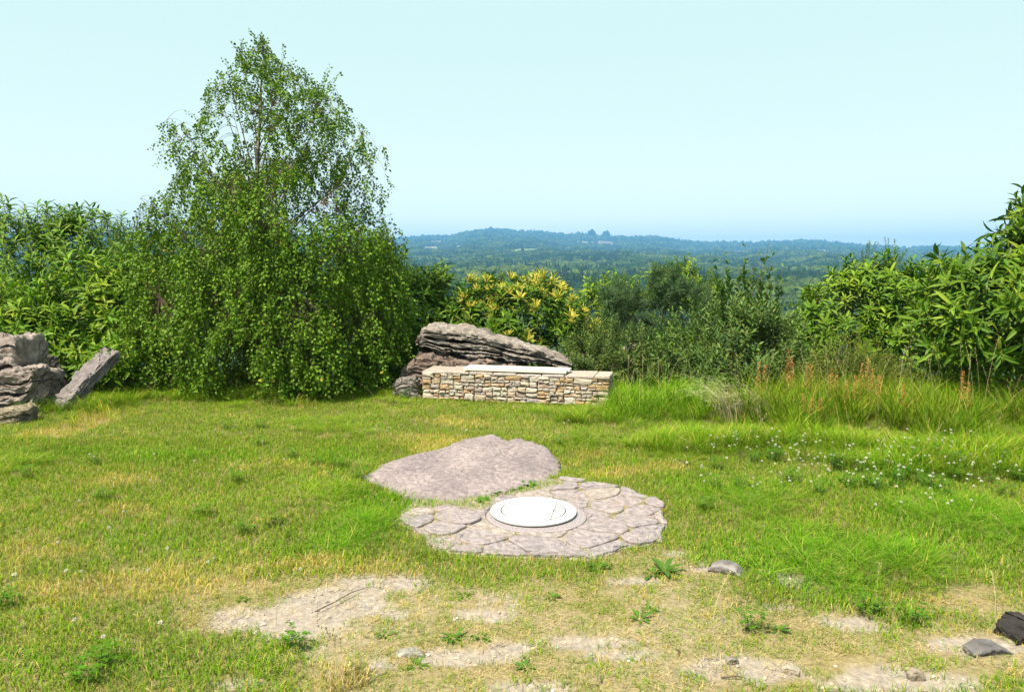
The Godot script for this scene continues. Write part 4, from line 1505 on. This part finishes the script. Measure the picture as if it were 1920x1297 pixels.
	shrub("young_tree", "slender light leaved treetop standing behind the rounded chestnut", "tree", at_depth(1645, 720, 15.5), [[1620, 495, 15.5, 30, 44, 0.35], [1670, 490, 15.5, 28, 36, 0.35], [1645, 520, 15.5, 60, 50, 0.5], [1645, 600, 15.5, 60, 90, 0.6]], 700, s)
	s = chestnut.duplicate()
	s.leaf = 0.21; s.width = 0.040; s.droop = 0.6; s.stem = 0.34; s.leaves = 12; s.colours = [dark[1], mid[0], mid[1], mid[2]]; s.single = 296; s.lean = 0.25; s.young_share = 0.16; s.shell = 0.45; s.gaps = -0.30
	shrub("chestnut_shrub", "chestnut with long narrow glossy leaves overhanging the lawn's edge, tallest of the row", "shrub", at_depth(1900, 780, 9.0), [[1860, 590, 8.9, 130, 90, 0.9], [1930, 510, 9.1, 110, 70, 0.8], [1800, 620, 8.8, 75, 60, 0.6], [1900, 670, 8.8, 130, 60, 0.7], [1990, 600, 8.9, 120, 140, 0.9], [1820, 530, 9.2, 60, 45, 0.5], [1925, 430, 9.2, 34, 60, 0.3], [2040, 480, 9.0, 110, 120, 0.8]], 1500, s)
	# undergrowth that closes the view down the slope
	s = chestnut.duplicate()
	s.colours = mid; s.leaf = 0.12; s.leaves = 11; s.erase("young")
	shrub("leafy_shrub", "leafy undergrowth shrub tucked between the willow and the pine", "shrub", at_depth(1380, 740, 11.6), [[1300, 690, 11.6, 120, 70, 0.6], [1450, 690, 11.6, 120, 80, 0.6], [1200, 700, 11.4, 110, 60, 0.6]], 900, s)
	shrub("leafy_shrub", "leafy undergrowth shrub below the long leaved chestnut", "shrub", at_depth(1880, 760, 10.6), [[1760, 700, 10.6, 130, 90, 0.6], [1900, 690, 10.4, 130, 110, 0.6], [2040, 690, 10.4, 130, 120, 0.6]], 1100, s)
	# broom, low and fine leaved
	var broom := {"stem": 0.30, "thick": 0.4, "bark": Color(0.16, 0.15, 0.05), "leaves": 22, "leaf": 0.042, "width": 0.013, "star": 0.4, "droop": 0.2, "colours": [Color(0.19, 0.24, 0.045), Color(0.25, 0.28, 0.055), Color(0.14, 0.20, 0.035)], "segs": 2, "shell": 0.7, "lean": 1.6, "stems": 10, "stem_scale": 0.5}
	shrub("broom_bush", "yellowish green fine leaved broom bush among the rusty sorrel", "bush", at_depth(1600, 755, 9.3), [[1590, 700, 9.3, 75, 60, 0.45], [1660, 715, 9.2, 70, 50, 0.4], [1530, 730, 9.2, 60, 40, 0.4]], 1500, broom)

func willow_shoots() -> void:
	# tall thin wands of the willow: each a thing that could be bent aside, kept with one plant
	var foot := at_depth(1400, 740, 10.3)
	foot.y = height(foot.x, foot.z)
	var t := thing("willow_sapling", "slim willow sapling whose leafy wands stand highest against the far hills", "sapling", foot)
	for w in [[1336, 492], [1358, 478], [1398, 462], [1420, 480], [1442, 456], [1470, 500], [1352, 520], [1432, 490], [1326, 530], [1385, 500], [1455, 520], [1408, 510], [1345, 505], [1365, 495], [1412, 498], [1448, 480], [1390, 485], [1475, 525], [1340, 515], [1425, 515]]:
		var tip := at_depth(w[0], w[1], 10.3 + rnd(-0.2, 0.2)) - foot
		var pts := curve_points(Vector3(rnd(-0.15, 0.15), 0, rnd(-0.1, 0.1)), tip, Vector3(rnd(-0.05, 0.05), 0.1, 0), 10)
		var mb := MB.new()
		tube(mb, pts, taper(10, 0.008, 0.002), 4, Color(0.15, 0.14, 0.06))
		var st := part("wand", mb.mesh(M.bark), t)
		var lb := MB.new()
		for k in 70:
			var f := rnd(0.4, 1.0)
			var p: Vector3 = pts[int(f * 9.0)].lerp(pts[int(f * 9.0) + 1 if f < 1.0 else 10], f * 9.0 - floorf(f * 9.0)) if f < 0.99 else pts[10]
			var a := k * 2.4
			var d := Vector3(cos(a), rnd(0.4, 1.6), sin(a)).normalized()
			leaf(lb, Transform3D(basis_from(d, rnd(0, TAU)), p), rnd(0.06, 0.095), 0.03, 0.3, 0.3, vary(Color(0.11, 0.19, 0.045), 0.2), 3)
		part("leaves", lb.mesh(M.leaf), st)

# ---------------------------------------------------------------- grass
func blade(mb: MB, root: Vector3, az: float, ln: float, width: float, bend0: float, bend1: float, col: Color, tipcol: Color) -> void:
	var d := Vector3(cos(az), 0, sin(az))
	var s := Vector3(-d.z, 0, d.x) * width * 0.5
	var p := root
	var segs := 3
	var pl := p - s
	var pr := p + s
	for k in range(1, segs + 1):
		var t := float(k) / segs
		var a := lerpf(bend0, bend1, (k - 0.5) / segs)
		p += (Vector3.UP * cos(a) + d * sin(a)) * ln / segs
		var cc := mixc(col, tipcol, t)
		if k == segs:
			mb.tri(pl, p, pr, cc)
		else:
			var w := s * (1.0 - 0.55 * t)
			mb.quad(pl, p - w, p + w, pr, cc)
			pl = p - w; pr = p + w

func tuft(n: int, spread: float, lo: float, hi: float, width: float, lean: float, cols: Array, straw_share: float, straw: Color) -> MB:
	var mb := MB.new()
	for k in n:
		var r := spread * sqrt(rng.randf())
		var a := rnd(0, TAU)
		var col: Color = vary(cols[rng.randi() % cols.size()], 0.22)
		if rng.randf() < straw_share: col = vary(straw, 0.2)
		var b0 := rnd(0.0, 0.35) * lean
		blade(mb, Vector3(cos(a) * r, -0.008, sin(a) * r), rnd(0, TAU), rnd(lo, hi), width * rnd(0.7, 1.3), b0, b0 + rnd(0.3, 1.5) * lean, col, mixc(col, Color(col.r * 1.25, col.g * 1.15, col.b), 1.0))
	return mb

func lying_straw(n: int, spread: float) -> MB:
	var mb := MB.new()
	for k in n:
		var r := spread * sqrt(rng.randf())
		var a := rnd(0, TAU)
		var col := vary(Color(0.52, 0.40, 0.17), 0.25)
		if rng.randf() < 0.2: col = vary(Color(0.34, 0.24, 0.11), 0.2)
		blade(mb, Vector3(cos(a) * r, rnd(0.0, 0.008), sin(a) * r), rnd(0, TAU), rnd(0.02, 0.055), 0.0024, rnd(0.9, 1.4), rnd(1.4, 1.75), col, col)
	return mb

func clover_tuft(n: int) -> MB:
	var mb := MB.new()
	for k in n:
		var r := 0.07 * sqrt(rng.randf())
		var a := rnd(0, TAU)
		var h := rnd(0.035, 0.10)
		var c := Vector3(cos(a) * r, h, sin(a) * r)
		var col := vary(Color(0.085, 0.205, 0.014), 0.25)
		var spin := rnd(0, TAU)
		for j in 3:
			var b := spin + TAU * j / 3.0
			var d := Vector3(cos(b), rnd(-0.1, 0.35), sin(b)) * 0.014
			var s := Vector3(-sin(b), 0, cos(b)) * 0.0075
			mb.quad(c, c + d * 0.6 - s, c + d, c + d * 0.6 + s, col)
		mb.tri(Vector3(c.x * 0.8, 0, c.z * 0.8), c, Vector3(c.x * 0.8 + 0.002, 0, c.z * 0.8), Color(0.07, 0.16, 0.03))
	return mb

func seed_stalk(h: float, col: Color) -> MB:
	var mb := MB.new()
	var az := rnd(0, TAU)
	var lean := rnd(0.05, 0.3)
	var pts := []
	for k in 5:
		var t := k / 4.0
		pts.append(Vector3(cos(az) * lean * t * t * h, h * t, sin(az) * lean * t * t * h))
	tube(mb, pts, [0.0016, 0.0014, 0.0012, 0.001, 0.0008], 3, col)
	for k in 14:
		var p: Vector3 = pts[3].lerp(pts[4], k / 13.0)
		var a := k * 2.4
		var d := Vector3(cos(a), 1.2, sin(a)).normalized() * 0.022
		var s := Vector3(-sin(a), 0, cos(a)) * 0.003
		mb.tri(p - s, p + d, p + s, vary(col, 0.2))
	return mb

func blocked(x: float, z: float) -> bool:
	var p := Vector2(x, z)
	if bare_slab.is_empty(): bare_slab = Geometry2D.offset_polygon(slab_poly, -0.045)[0]
	if Geometry2D.is_point_in_polygon(p + Vector2(nz.get_noise_2d(x * 300.0, z * 300.0), nz.get_noise_2d(x * 300.0, z * 300.0 + 900.0)) * 0.06, bare_slab): return true
	return false

func in_paving(x: float, z: float) -> bool:
	var p := Vector2(x, z)
	var near := on_ground(1000, 1056)
	var far_ := on_ground(1000, 899)
	var rz := absf(near.z - far_.z) * 0.5
	return Vector2((x - pave_c.x) / pave_r, (z - pave_c.z) / rz).length() < 0.955 + 0.09 * nz.get_noise_2d(x * 260.0, z * 260.0) and not Geometry2D.is_point_in_polygon(p, grass_wedge)

func build_grass() -> void:
	var lawn_cols := [Color(0.115, 0.240, 0.009), Color(0.155, 0.290, 0.012), Color(0.200, 0.325, 0.016), Color(0.085, 0.200, 0.009)]
	var straw := Color(0.50, 0.41, 0.12)
	var root := Node3D.new()
	root.name = "grass"
	add_child(root)
	tag(root, "green and straw coloured lawn grass over the hilltop", "grass", "", "stuff")
	var kinds := []
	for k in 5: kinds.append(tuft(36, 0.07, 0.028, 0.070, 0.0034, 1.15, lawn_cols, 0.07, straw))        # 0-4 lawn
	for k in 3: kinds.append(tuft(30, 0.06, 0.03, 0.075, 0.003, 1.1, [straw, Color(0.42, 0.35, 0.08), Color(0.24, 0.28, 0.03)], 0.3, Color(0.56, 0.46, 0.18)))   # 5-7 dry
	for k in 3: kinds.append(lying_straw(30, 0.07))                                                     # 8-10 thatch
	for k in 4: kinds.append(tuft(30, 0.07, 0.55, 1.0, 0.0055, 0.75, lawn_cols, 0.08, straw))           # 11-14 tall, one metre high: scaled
	for k in 2: kinds.append(clover_tuft(34))                                                           # 15-16
	for k in 3: kinds.append(seed_stalk(1.0, [Color(0.50, 0.42, 0.22), Color(0.36, 0.36, 0.14), Color(0.45, 0.33, 0.18)][k]))   # 17-19
	var xfs := []
	var cols := []
	for k in kinds.size():
		xfs.append([]); cols.append([])
	var z := -12.6
	while z < -1.9:
		var half := -z * 0.70 + 1.6
		var step := 0.052 if z > -7.0 else 0.062
		var x := -half
		while x < half:
			var px := x + rnd(-0.5, 0.5) * step
			var pz := z + rnd(-0.5, 0.5) * step
			x += step
			if blocked(px, pz) or in_paving(px, pz): continue
			var q := zone(px, pz)
			var dens: float = 1.0 - 0.18 * q.worn
			dens *= 1.0 - 0.97 * q.dirt
			# worn turf comes in clumps
			if q.worn > 0.25: dens *= clampf(0.88 + 1.4 * nz.get_noise_2d(px * 150.0, pz * 150.0) + 0.8 * q.lush, 0.2, 1.0)
			if rng.randf() > dens:
				if rng.randf() < 0.42 * (q.worn + q.dry) * (1.0 - 0.95 * q.dirt):
					var w := 8 + rng.randi() % 3
					xfs[w].append(Transform3D(Basis(Vector3.UP, rnd(0, TAU)), Vector3(px, height(px, pz) - 0.004, pz)))
					cols[w].append(Color.WHITE)
				continue
			var y: float = height(px, pz) - 0.012 * q.dirt
			var tall := 0.0
			for b in tall_b:
				var dd := Vector2((px - b[0]) / b[2], (pz - b[1]) / b[3]).length()
				if dd < 1.5: tall = maxf(tall, b[4] * clampf((1.1 - dd + 0.9 * q.m + 0.4 * q.n) / 0.6, 0, 1))
			var dryness: float = clampf(q.dry * 1.3 + q.worn * 0.28 + 0.22 * q.n + 0.18 * q.m - q.lush * 0.35, 0, 0.95)
			var tint := mixc(Color(1.0, 1.0, 1.0), Color(1.5, 1.15, 1.0), dryness * 0.9 + rnd(-0.12, 0.12))
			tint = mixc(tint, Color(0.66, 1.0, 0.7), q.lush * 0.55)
			var k_: float = 1.0 + 0.22 * q.m + rnd(-0.12, 0.12)
			tint = Color(tint.r * k_, tint.g * k_, tint.b * k_)
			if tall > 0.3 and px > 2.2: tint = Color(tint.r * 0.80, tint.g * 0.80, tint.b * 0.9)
			var which := rng.randi() % 5
			if rng.randf() < dryness * 0.8: which = 5 + rng.randi() % 3
			var sc: float = rnd(0.75, 1.1) * (1.0 + 0.25 * q.lush - 0.30 * q.worn)
			var sy := sc
			if tall > 0.07 and rng.randf() < 0.75:
				if rng.randf() > (0.42 if tall > 0.3 else 0.65): continue
				var hh := tall * rnd(0.6, 1.15)
				if which < 5: which = 11 + rng.randi() % 4
				if which >= 11:
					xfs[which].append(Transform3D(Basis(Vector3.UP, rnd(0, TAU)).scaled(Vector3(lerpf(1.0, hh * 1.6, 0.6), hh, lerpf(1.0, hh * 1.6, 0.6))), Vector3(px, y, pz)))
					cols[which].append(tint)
					continue
				sy = sc * (1.0 + tall * 9.0)
			if q.worn > 0.3: sy *= 0.72
			if which >= 5 and which <= 7: tint = Color(k_, k_, k_)
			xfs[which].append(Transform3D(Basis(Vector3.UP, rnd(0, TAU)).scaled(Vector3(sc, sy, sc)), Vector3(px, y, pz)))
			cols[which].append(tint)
			var cl := field(clover_b, px, pz, q.m * 0.5, 0.5)
			if rng.randf() < cl * 0.10 or rng.randf() < 0.003:
				var w2 := 15 + rng.randi() % 2
				xfs[w2].append(Transform3D(Basis(Vector3.UP, rnd(0, TAU)).scaled(Vector3(1, 1.0 + tall * 3.0, 1)), Vector3(px, y, pz)))
				cols[w2].append(Color.WHITE)
			if tall > 0.3 and rng.randf() < 0.06 or tall > 0.12 and rng.randf() < 0.04 or rng.randf() < 0.002:
				var w3 := 17 + rng.randi() % 3
				var hh := maxf(tall * rnd(1.1, 1.6), 0.16 + rnd(0, 0.08))
				xfs[w3].append(Transform3D(Basis(Vector3.UP, rnd(0, TAU)).scaled(Vector3(1, hh, 1)), Vector3(px, y, pz)))
				cols[w3].append(Color.WHITE)
		z += step
	var count := 0
	for k in kinds.size():
		if xfs[k].is_empty(): continue
		count += xfs[k].size()
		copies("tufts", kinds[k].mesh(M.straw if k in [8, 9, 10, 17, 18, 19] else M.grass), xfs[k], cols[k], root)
	print("grass tufts ", count)
	# moss and grass in the joints of the paving
	var jr := Node3D.new()
	jr.name = "joint_grass"
	add_child(jr)
	tag(jr, "short grass and moss in the joints of the round pavement", "grass", "", "stuff")
	var jx := [[], []]
	var jc := [[], []]
	for jp in joint_points:
		if nz.get_noise_2d(jp.x * 120.0, jp.y * 120.0) < -0.12: continue
		var p := Vector3(jp.x, 0, jp.y)
		if Vector2(p.x - cover_c.x, p.z - cover_c.z).length() < 0.35: continue
		if blocked(p.x, p.z) or not in_paving(p.x, p.z): continue
		var w := 0 if rng.randf() < 0.55 else 1
		jx[w].append(Transform3D(Basis(Vector3.UP, rnd(0, TAU)).scaled(Vector3(0.3, rnd(0.25, 0.6), 0.3)), p + Vector3(0, 0.018, 0)))
		jc[w].append(vary(Color(1.25, 1.1, 0.9), 0.15))
	copies("tufts", kinds[0].mesh(M.grass), jx[0], jc[0], jr)
	copies("tufts", kinds[5].mesh(M.grass), jx[1], jc[1], jr)
	# grit on the bare soil
	var gr := Node3D.new()
	gr.name = "gravel"
	add_child(gr)
	tag(gr, "fine gravel scattered on the bare sandy soil", "gravel", "", "stuff")
	var peb := pebble(7).mesh(M.bark)
	var gx := []
	var gc := []
	for k in 20000:
		var pz := rnd(-5.2, -2.2)
		var px := rnd(-1.0, 1.0) * (-pz * 0.72 + 0.5)
		var q := zone(px, pz)
		if rng.randf() > q.dirt: continue
		if blocked(px, pz) or in_paving(px, pz): continue
		var s := 0.0018 + 0.0085 * pow(rng.randf(), 6.0)
		gx.append(Transform3D(Basis(rand_unit(), rnd(0, TAU)).scaled(Vector3(s, s * 0.6, s)), Vector3(px, height(px, pz) - 0.012 * q.dirt + s * 0.25, pz)))
		gc.append(vary(mixc(Color(0.40, 0.32, 0.25), Color(0.56, 0.48, 0.40), rng.randf()), 0.25))
	copies("pebbles", peb, gx, gc, gr)

func pebble(seed_: int) -> MB:
	var n := FastNoiseLite.new()
	n.seed = seed_
	n.frequency = 0.9
	var mb := MB.new()
	var pts := []
	for j in 5:
		var th := PI * j / 4.0
		var ring := []
		for i in 7:
			var ph := TAU * i / 7.0
			var d := Vector3(sin(th) * cos(ph), cos(th), sin(th) * sin(ph))
			ring.append(d * (1.0 + 0.5 * n.get_noise_3dv(d)))
		pts.append(ring)
	for j in 4:
		for i in 7: mb.quad(pts[j][i], pts[j][(i + 1) % 7], pts[j + 1][(i + 1) % 7], pts[j + 1][i], Color.WHITE)
	return mb

# ---------------------------------------------------------------- small plants
func weed(called: String, label: String, category: String, at: Vector3, n: int, ln: float, wd: float, col: Color, group: String) -> Node3D:
	at.y = height(at.x, at.z)
	var t := thing(called, label, category, at, group)
	var m := []
	for k in 3:
		var mb := MB.new()
		leaf(mb, Transform3D.IDENTITY, ln, wd, 1.0, 0.3, vary(col, 0.2), 4)
		m.append(mb.mesh(M.leaf))
	for k in n:
		var a := k * 2.399 + rnd(-0.3, 0.3)
		var lean := rnd(0.35, 1.25)
		var dir := Vector3(cos(a) * sin(lean), cos(lean), sin(a) * sin(lean))
		var face := Vector3(-cos(a) * cos(lean), sin(lean), -sin(a) * cos(lean))
		var s := rnd(0.65, 1.1)
		part("leaf", m[k % 3], t, Transform3D(Basis(dir.cross(face), dir, face).scaled_local(Vector3.ONE * s), Vector3(cos(a), 0, sin(a)) * 0.01))
	return t

func build_small_things() -> void:
	# plantain rosettes on the worn turf
	var g := "plantain rosettes on the worn turf"
	for p in [[1245, 1076, 1.5], [1225, 1080, 1.1], [870, 1120, 0.8], [1035, 1125, 0.65], [850, 1200, 0.9], [900, 1198, 0.7], [780, 1250, 0.75], [1200, 1165, 0.95], [1215, 1150, 0.7], [1460, 1185, 0.7], [720, 1195, 0.8], [455, 1128, 0.6], [985, 1255, 0.6], [1120, 1070, 1.0]]:
		weed("plantain", "small dark green leaf rosette growing in the worn turf", "weed", on_ground(p[0], p[1]), 7 + rng.randi() % 8, 0.075 * p[2], 0.020 * p[2], Color(0.085, 0.19, 0.02), g)
	# the leafy clump between slab and cover
	for p in [[955, 912], [965, 922], [905, 945], [925, 930], [990, 915]]:
		weed("clover_clump", "leafy green weed clump between the rock slab and the white cover", "weed", on_ground(p[0], p[1]), 22, 0.07, 0.026, Color(0.07, 0.21, 0.02), "weed clumps between slab and cover")
	# rust coloured sorrel spikes
	for p in [[1420, 775, 0.50], [1432, 772, 0.45], [1475, 770, 0.62], [1482, 775, 0.55], [1510, 775, 0.5], [1518, 772, 0.45], [1556, 778, 0.42], [1565, 780, 0.36], [1612, 782, 0.5], [1622, 780, 0.55], [1632, 784, 0.45], [1645, 786, 0.4], [1505, 800, 0.26], [1520, 805, 0.24], [1535, 803, 0.22], [1800, 800, 0.5], [1812, 805, 0.4], [1690, 800, 0.36], [1600, 790, 0.4], [1585, 786, 0.34]]:
		var at := on_ground(p[0], p[1])
		at.y = height(at.x, at.z)
		sorrel(at, p[2] + 0.08)
	# a fallen sheaf of dead straw
	var st := MB.new()
	for k in 170:
		var r := Vector3(rnd(-0.2, 0.35), 0.0, rnd(-0.14, 0.14))
		blade(st, r, PI + rnd(-0.7, 0.7), rnd(0.4, 0.85), 0.0055, rnd(-0.1, 0.3), rnd(1.3, 2.2), vary(Color(0.70, 0.57, 0.38), 0.2), vary(Color(0.78, 0.66, 0.47), 0.15))
	var sp := on_ground(1385, 792)
	single("straw_tussock", st.mesh(M.straw), "dead straw coloured grass tussock fallen over in the tall grass", "grass tussock", Transform3D(Basis.IDENTITY, Vector3(sp.x, height(sp.x, sp.z), sp.z)))
	# a tussock with tall dry stalks in front
	var tp := on_ground(650, 1285)
	var tt := thing("dry_tussock", "dry grass tussock with a few tall pale stalks beside the bare soil strip", "grass tussock", Vector3(tp.x, height(tp.x, tp.z), tp.z))
	var tb := tuft(150, 0.085, 0.05, 0.12, 0.0036, 1.1, [Color(0.40, 0.32, 0.11), Color(0.22, 0.25, 0.04), Color(0.5, 0.4, 0.18)], 0.3, Color(0.55, 0.45, 0.22))
	part("blades", tb.mesh(M.grass), tt)
	for k in 8:
		part("stalk", seed_stalk(rnd(0.16, 0.27), Color(0.56, 0.48, 0.30)).mesh(M.straw), tt, Transform3D(Basis.IDENTITY, Vector3(rnd(-0.07, 0.07), 0, rnd(-0.05, 0.05))))
	# white clover heads
	var head := MB.new()
	for k in 60:
		var d := rand_unit()
		if d.y < -0.5: continue
		var s := d.cross(Vector3.UP).normalized() * 0.0022
		var b := d * 0.004 + Vector3(0, 0.002, 0)
		head.tri(b - s, d * 0.0105 + Vector3(0, 0.003, 0), b + s, vary(Color(0.72, 0.68, 0.60), 0.1))
	tube(head, [Vector3(0.0, -0.14, 0.004), Vector3(0, -0.05, 0.001), Vector3(0, 0.001, 0)], [0.0012, 0.001, 0.001], 3, Color(0.10, 0.20, 0.04))
	var hm := head.mesh(M.petal)
	var made := 0
	var guard := 0
	while made < 220 and guard < 6000:
		guard += 1
		var px := rnd(1260, 1910)
		var py := rnd(832, 985)
		var w := on_ground(px, py)
		var dens := field(clover_b, w.x, w.z, nz.get_noise_2d(w.x * 90.0, w.z * 90.0) * 0.9 + 0.25, 1.1)
		if rng.randf() > dens: continue
		made += 1
		clover(hm, w, 0.10 + 0.06 * (1.0 if py < 880 else 0.4), "small white clover flower in the grass below the rusty sorrel", "white clover below the sorrel")
	for k in 44:
		var q: Array = [[10, 1060, 640, 200], [140, 830, 420, 90], [640, 800, 440, 30], [10, 900, 600, 240]][k % 4]
		var w := on_ground(q[0] + rnd(0, q[2]), q[1] + rnd(0, q[3]))
		if blocked(w.x, w.z) or in_paving(w.x, w.z): continue
		clover(hm, w, 0.075, "scattered white clover flower in the lawn beyond the clover patch", "scattered white clover in the lawn")
	# twigs on the bare soil
	for p in [[590, 1150, 690, 1105, "long bent dead twig lying across the bare soil strip"], [1268, 1222, 1278, 1240, "short dark twig on the worn soil below the paved circle"], [1120, 1290, 1132, 1270, "short dark twig in sparse turf beside the bare sand"], [1352, 1274, 1400, 1276, "thin flat dark stick lying on the bare sand"]]:
		var a := on_ground(p[0], p[1])
		var b := on_ground(p[2], p[3])
		a.y = height(a.x, a.z) + 0.004; b.y = height(b.x, b.z) + 0.004
		var o := Vector3(a)
		var mb := MB.new()
		tube(mb, [Vector3.ZERO, (b - a) * 0.35 + Vector3(0.006, 0.008, 0.004), (b - a) * 0.7 + Vector3(-0.006, 0.01, 0), b - a], [0.0034, 0.003, 0.0026, 0.0016], 5, Color(0.13, 0.095, 0.07))
		single("twig", mb.mesh(M.bark), p[4], "twig", Transform3D(Basis.IDENTITY, o))

func clover(hm: Mesh, w: Vector3, h: float, label: String, group: String) -> void:
	var s := rnd(0.85, 1.25)
	single("clover_flower", hm, label, "flower", Transform3D(Basis(Vector3(rnd(-1, 1), 0, rnd(-1, 1)).normalized(), rnd(0, 0.3)).scaled(Vector3(s, 1, s)), Vector3(w.x, height(w.x, w.z) + h * rnd(0.8, 1.2), w.z)), group)

func sorrel(at: Vector3, h: float) -> void:
	var t := thing("sorrel", "rusty orange sorrel spike standing in the tall grass", "plant", at, "sorrel spikes in the tall grass")
	var mb := MB.new()
	tube(mb, [Vector3.ZERO, Vector3(rnd(-0.02, 0.02), h * 0.5, 0), Vector3(rnd(-0.05, 0.05), h, rnd(-0.03, 0.03))], [0.003, 0.0025, 0.001], 4, Color(0.30, 0.14, 0.07))
	part("stem", mb.mesh(M.bark), t)
	var fb := MB.new()
	for k in 170:
		var f := rnd(0.45, 1.0)
		var a := rnd(0, TAU)
		var rad := 0.07 * (1.1 - f) * rng.randf() + 0.004
		var p := Vector3(cos(a) * rad, h * f + rad * 0.6, sin(a) * rad)
		var s := rand_unit() * 0.007
		var u := rand_unit() * 0.009
		fb.tri(p - s, p + u, p + s, vary(Color(0.56, 0.26, 0.07), 0.3))
	part("flower_spike", fb.mesh(M.petal), t)
